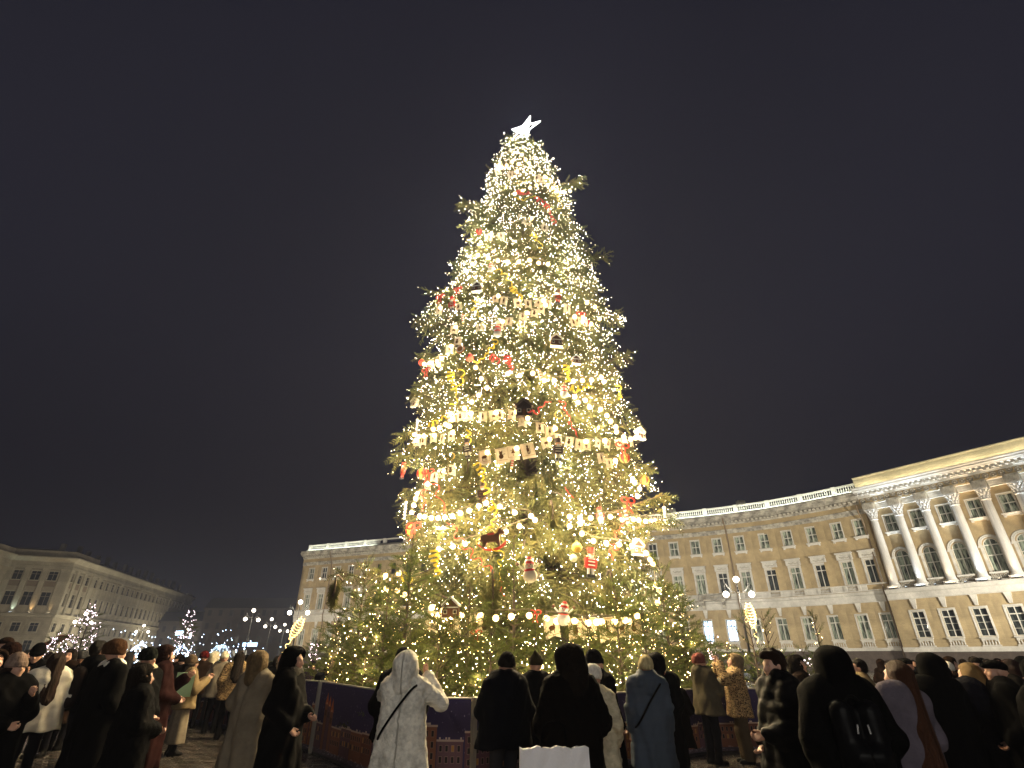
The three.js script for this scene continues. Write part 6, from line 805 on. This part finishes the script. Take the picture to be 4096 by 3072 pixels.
person('woman with very long brown hair in a lilac grey coat', 3476, 2622, -5.4, 205, { hat: 'long', hairLen: 0.75, hairW: 1.3, hatM: hairM('#44291a'), coat: K.lilac, hem: 0.4, bulk: 0.06, up: 0.0, lean: [0, 0.2], arms: ['phone', 'pocket'] });
// ---- right of the barrier
person('person in a brown fur coat and dark cap seen past the black hood', 3190, 2622, -9.4, 60, { hat: 'hood', hatM: K.fur, fur: 1, coat: K.brown, hem: 0.5, bulk: 0.05, arms: ['phone', 'clasp'] });
person('person in a tan coat lifting an arm beside the long brown hair', 3416, 2634, -8.6, 250, { hat: 'short', coat: K.tan, hem: 0.6, arms: ['up', 'phone'], bulk: 0.05 });
person('person with a round dark knit hat right of the long hair', 3568, 2642, -9.5, 190, { hat: 'beanie' });
person('person in a dark cap with a lit face', 3618, 2632, -9.0, 330, { hat: 'cap', hem: 0.6, arms: ['clasp', 'phone'] });
person('broad man in black with a hooded cap standing tall at the right', 3692, 2616, -6.3, 195, { hat: 'hood', hem: 0.62, bulk: 0.08, coat: K.black, stance: [0.16, 0.1, 0.13, -0.15] });
person('person in a white hat among the right crowd', 3768, 2644, -10.4, 200, { hat: 'fluffy', hatM: K.white });
person('person in a brown headband hood behind the blonde ponytail', 3802, 2629, -11, 40, { hat: 'hood', coat: K.brown });
person('woman with blonde tied hair and dark furry coat', 3838, 2646, -6.8, 205, { hat: 'long', hairLen: 0.22, hatM: hairM('#8a7046'), coat: cloth('#12121a', 0.95, 'fleece'), fur: 1, hem: 0.3, bulk: 0.1, up: -0.05, arms: ['phone', 'phone'], lean: [0, 0.06] });
person('person in brown with dark curls behind the blonde hair', 3892, 2627, -9.2, 320, { hat: 'curly', coat: K.brown, hem: 0.5 });
person('man in a flat dark cap at the right', 3958, 2640, -6.6, 250, { hat: 'cap', coat: K.black, hem: 0.55, bulk: 0.06 });
person('person with reddish dark hair near the right edge', 4015, 2633, -8.2, 240, { hat: 'long', hairLen: 0.2, hatM: hairM('#2a120e'), coat: K.dark });
person('person in a black hat by the right edge of the picture', 4066, 2627, -8.6, 210, { hat: 'beanie', coat: K.black });
person('person in black cut off by the right edge', 4110, 2640, -5.6, 200, { hat: 'hood', coat: K.black, bulk: 0.07, hem: 0.4 });
person('short person in a dark brown hood right beside the broad man', 3745, 2660, -8.4, 180, { hat: 'hood', coat: K.dark, hem: 0.5 });
// ---- left
person('woman in a black hooded long coat with grey fur edge, facing right', 1188, 2589, -7.3, 88, { hat: 'hood', coat: K.black, hem: 0.1, flare: 0.05, bulk: 0.05, arms: ['clasp', 'pocket'], scarf: cloth('#4a4740', 0.95, 'fleece'), up: 0.0, cell: 0.02 });
person('woman in a long beige coat and ribbed beige hood, from behind', 1050, 2606, -8.2, 160, { hat: 'hood', hatM: cloth('#6b5a42', 0.95, 'fleece'), coat: K.beige, hem: 0.14, flare: 0.05, bulk: 0.045, arms: ['pocket', 'up'], up: 0.15 });
person('woman in a tan jacket and long tan skirt with striped beanie', 782, 2620, -11.8, 130, { hat: 'beanie', hatM: cloth('#5a4c3c', 0.95, 'fleece'), coat: K.tan, hem: 0.8, skirt: [K.sand, 0.22], bulk: 0.05, arms: ['phone', 'phone'], hairUnder: '#1c120c' });
person('woman in a long maroon coat with braided hood', 682, 2582, -9.4, 120, { hat: 'hood', hatM: cloth('#2a1713', 0.95, 'fleece'), coat: K.maroon, hem: 0.2, flare: 0.05, bulk: 0.06, arms: ['phone', 'clasp'] });
person('man in a dark green hat with pale hood collar', 612, 2588, -8.6, 80, { hat: 'fluffy', hatM: cloth('#0e130e', 0.95, 'fleece'), coat: K.black, scarf: K.cream, hem: 0.45, bulk: 0.06 });
person('brown haired person in a black coat with white hood collar', 488, 2556, -7.5, 150, { hat: 'fluffy', hatM: cloth('#4a3220', 0.95, 'fleece'), coat: K.black, scarf: K.white, hem: 0.45, bulk: 0.045 });
person('tall man in black with a backpack and legs apart', 418, 2560, -9.3, 150, { hat: 'short', coat: K.black, hem: 0.85, pack: cloth('#1c1412', 0.7, 'nylon'), stance: [0.2, 0.1, 0.16, -0.12], bulk: 0.03 });
person('woman in a short white puffer with long brown hair', 236, 2606, -8.8, 235, { hat: 'long', hairLen: 0.4, hatM: hairM('#2e1c10'), coat: K.puffW, puff: 0.11, hem: 0.72, bulk: 0.07, arms: ['phone', 'pocket'] });
person('woman in a pale pink knit hat and black coat facing right', 92, 2612, -6.9, 70, { hat: 'beanie', hatM: cloth('#8a766a', 0.95, 'fleece'), coat: K.black, hem: 0.3, bulk: 0.06, arms: ['phone', 'clasp'], hairUnder: '#2a1a10' });
person('person in a brown fur hat behind the pink hat', 62, 2568, -8.6, 60, { hat: 'fluffy', hatM: cloth('#24140f', 0.95, 'fleece'), coat: K.dark, hem: 0.4 });
person('man in a dark cap at the left edge of the picture', 34, 2548, -9.6, 40, { hat: 'cap', coat: K.brown, hem: 0.6 });
person('person in a dark beanie looking at a phone at the left', 166, 2573, -10.4, 30, { hat: 'beanie', coat: K.black, arms: ['phone', 'phone'], hem: 0.6, up: -0.25, phone: 1, phoneLabel: 'phone of the person in the dark beanie at the left' });
person('woman with a lit face and brown coat behind the white puffer', 288, 2592, -11.6, 10, { hat: 'long', coat: K.brown, hem: 0.5, arms: ['phone', 'clasp'] });
person('person with pinkish face at the very left edge', 4, 2600, -8.2, 60, { hat: 'hood', coat: K.brown });
person('person in grey low at the left behind the brown hair', 552, 2648, -11, 40, { hat: 'short', coat: K.grey });
person('dark clothed woman with fur collar in front of the maroon coat', 596, 2660, -6.9, 130, { hat: 'hood', hatM: K.fur, fur: 1, coat: K.black, hem: 0.3, bulk: 0.07, arms: ['clasp', 'clasp'] });
person('person in black trousers behind the white puffer', 345, 2602, -12.4, 170, { hat: 'beanie', coat: K.grey });
// ---- people farther off, each too small to show much
const far = (label, px, py, z, face, o) => person(label, px, py, z, face, { cell: 0.036, hat: 'hood', ...o });
far('person in a dark red hat beyond the striped beanie', 824, 2603, -16, 200, { hat: 'fluffy', hatM: cloth('#4a1010', 0.95, 'fleece'), coat: K.brown });
far('person in a pale hood beyond the dark red hat', 868, 2606, -17, 160, { coat: K.grey, hatM: K.cream });
far('person in a light beige coat left of the beige hood', 905, 2606, -15, 190, { coat: K.sand, hat: 'beanie', hatM: K.cream });
far('person with dark hair in a white patterned coat', 962, 2600, -14, 215, { hat: 'long', coat: spotted });
far('dark figure left of the beige hood', 990, 2622, -17, 180, { coat: K.black }); far('figure in black right of the beige hood', 1112, 2625, -13, 200, { coat: K.black, hat: 'short', arms: ['up', 'pocket'] });
far('person in violet down jacket right of the black hooded coat', 1252, 2640, -14.5, 230, { coat: cloth('#3a2d44'), hat: 'beanie' }); far('woman facing the camera beside the left firs', 1336, 2632, -16, 5, { hat: 'long', coat: K.brown }); far('dark person bending by the barrier right of the black hooded coat', 1290, 2690, -12.8, 140, { coat: K.navy });
far('person with warm hat behind the maroon coat', 735, 2625, -18, 190, { hat: 'beanie', coat: K.dark });
[[3335, 2636, 'dark head left of the tan sleeve'], [3375, 2640, 'dark figure at the left of the tan coat'], [3520, 2637, 'tiny dark figure over the long brown hair'], [3545, 2640, 'small dark figure by the round knit hat'], [3590, 2637, 'dark figure between round hat and cap'], [3650, 2639, 'small dark figure left of the broad man'], [3725, 2637, 'dark figure right of the broad man'], [3850, 2634, 'small dark figure above the blonde hair'], [3915, 2632, 'small figure left of the flat cap'], [3935, 2635, 'dark figure behind the flat cap'], [3985, 2634, 'small dark figure right of the flat cap'], [4040, 2634, 'small dark figure left of the black hat'], [4085, 2633, 'small dark figure at the right edge']].forEach(([x, y, l], i) => far(l, x, y, -13 - (i * 7 % 9), (i * 67) % 360, { hat: ['beanie', 'short', 'hood', 'long'][i % 4], coat: [K.black, K.dark, K.brown, K.navy][i % 4] }));
[[20, 2590, 'dark figure far left under the cap'], [120, 2600, 'dark figure between pink hat and beanie'], [205, 2606, 'dark figure left of the white puffer hair'], [330, 2608, 'dark figure left of the tall man'], [455, 2612, 'dark figure by the tall man'], [535, 2606, 'dark figure right of the brown hair'], [650, 2612, 'dark figure left of the maroon coat'], [715, 2616, 'dark figure right of the maroon coat'], [850, 2618, 'dark figure left of the light beige coat']].forEach(([x, y, l], i) => far(l, x, y, -17 - (i * 5 % 8), (i * 97) % 360, { hat: ['beanie', 'short', 'hood', 'long'][(i + 1) % 4], coat: [K.dark, K.grey, K.black, K.brown][i % 4] }));
// ---- things that people carry
{ const p = atZ(2216, 2988, -4.9), b = thing('carrier_bag', 'plain white carrier bag at the bottom of the picture, held by the tall hooded person', 'bag', [p.x, p.y - 0.6, p.z], 0.08); const w = 0.27; const g = new THREE.BoxGeometry(0.54, 0.6, 0.14, 24, 16, 1); g.translate(0, 0.3, 0); const q = g.attributes.position; for (let i = 0; i < q.count; i++) if (q.getY(i) > 0.3) q.setZ(i, q.getZ(i) * 0.35); for (let i = 0; i < q.count; i++) { const X = q.getX(i), Y = q.getY(i); q.setZ(i, q.getZ(i) + 0.012 * Math.sin(X * 17 + Y * 9) + 0.008 * Math.sin(X * 41 - Y * 23)); if (Y > 0.55) q.setY(i, Y + 0.007 * Math.sin(X * 37) + 0.004 * Math.sin(X * 83)); } g.computeVertexNormals(); put('bag_body', g, mat('white_paper', [0.8, 0.78, 0.8], 0.8, { bumpMap: GR.bump, bumpScale: 0.006 }), b); for (const s of [-1, 1]) put('handle', tube([[-0.1, 0.6, s * 0.02], [-0.07, 0.75, s * 0.015], [0.07, 0.75, s * 0.015], [0.1, 0.6, s * 0.02]], 0.006, 14, 5), K.black, b); }
{ const p = atZ(757, 2698, -11.4), b = thing('carrier_bag', 'pale green carrier bag on the back of the tan jacket', 'bag', [p.x, p.y - 0.36, p.z + 0.1], 0.5); put('bag_body', bx(-0.15, 0.15, 0, 0.4, -0.05, 0.05), mat('green_paper', [0.3, 0.45, 0.28], 0.8), b); for (const s of [-1, 1]) put('handle', tube([[-0.06, 0.4, s * 0.02], [-0.04, 0.52, 0], [0.04, 0.52, 0], [0.06, 0.4, s * 0.02]], 0.006, 12, 5), K.black, b); }
{ const a = atZ(150, 2600, -38), s = thing('stall_awning', 'slanted reddish awning over the crowd at the far left', 'awning', [a.x, 0, a.z], 0.3); const g = bx(-1.6, 1.6, 0, 0.06, -0.9, 0.9); g.rotateZ(0.55); g.translate(0, a.y, 0); put('canopy', g, mat('red_canvas', [0.4, 0.14, 0.09], 0.9), s); for (const x of [-1.2, 1.2]) put('pole', bar(V(x, 0, 0), V(x, a.y + x * 0.6, 0), 0.03), iron, s); }
// ---- street lamps behind the camera that light the backs of the crowd
streetLamp2(-1.5, 13, 150, 'three globe street lamp behind the camera at the left'); streetLamp2(5, 12, 120, 'three globe street lamp behind the camera at the right');
function streetLamp2(x, z, power, label) { const l = thing('street_lamp', label, 'street lamp', [x, 0, z], 0.4, 'three globe lamps of the square'); put('post', lampPost.clone(), iron, l); for (const s of [-1, 1]) { put('arm', bar(V(0, 6.15, 0), V(s, 6.35, 0), 0.035), iron, l); const b = put('globe', globeG, globeMat, l); b.position.set(s, 5.95, 0); b.rotation.y = -0.4; } { const b = put('globe', globeG, globeMat, l); b.position.set(0, 7.05, 0); b.rotation.y = -0.4; } for (const [a, y] of [[-1, 5.95], [1, 5.95], [0, 7.05]]) { const q = new THREE.PointLight(new THREE.Color(1, 0.95, 0.86), power / 3); q.name = 'globe_lamp'; q.position.set(x + a * Math.cos(0.4), y, z - a * Math.sin(0.4)); q.castShadow = true; q.shadow.radius = 10; scene.add(q); } }
renderer.render(scene, camera);
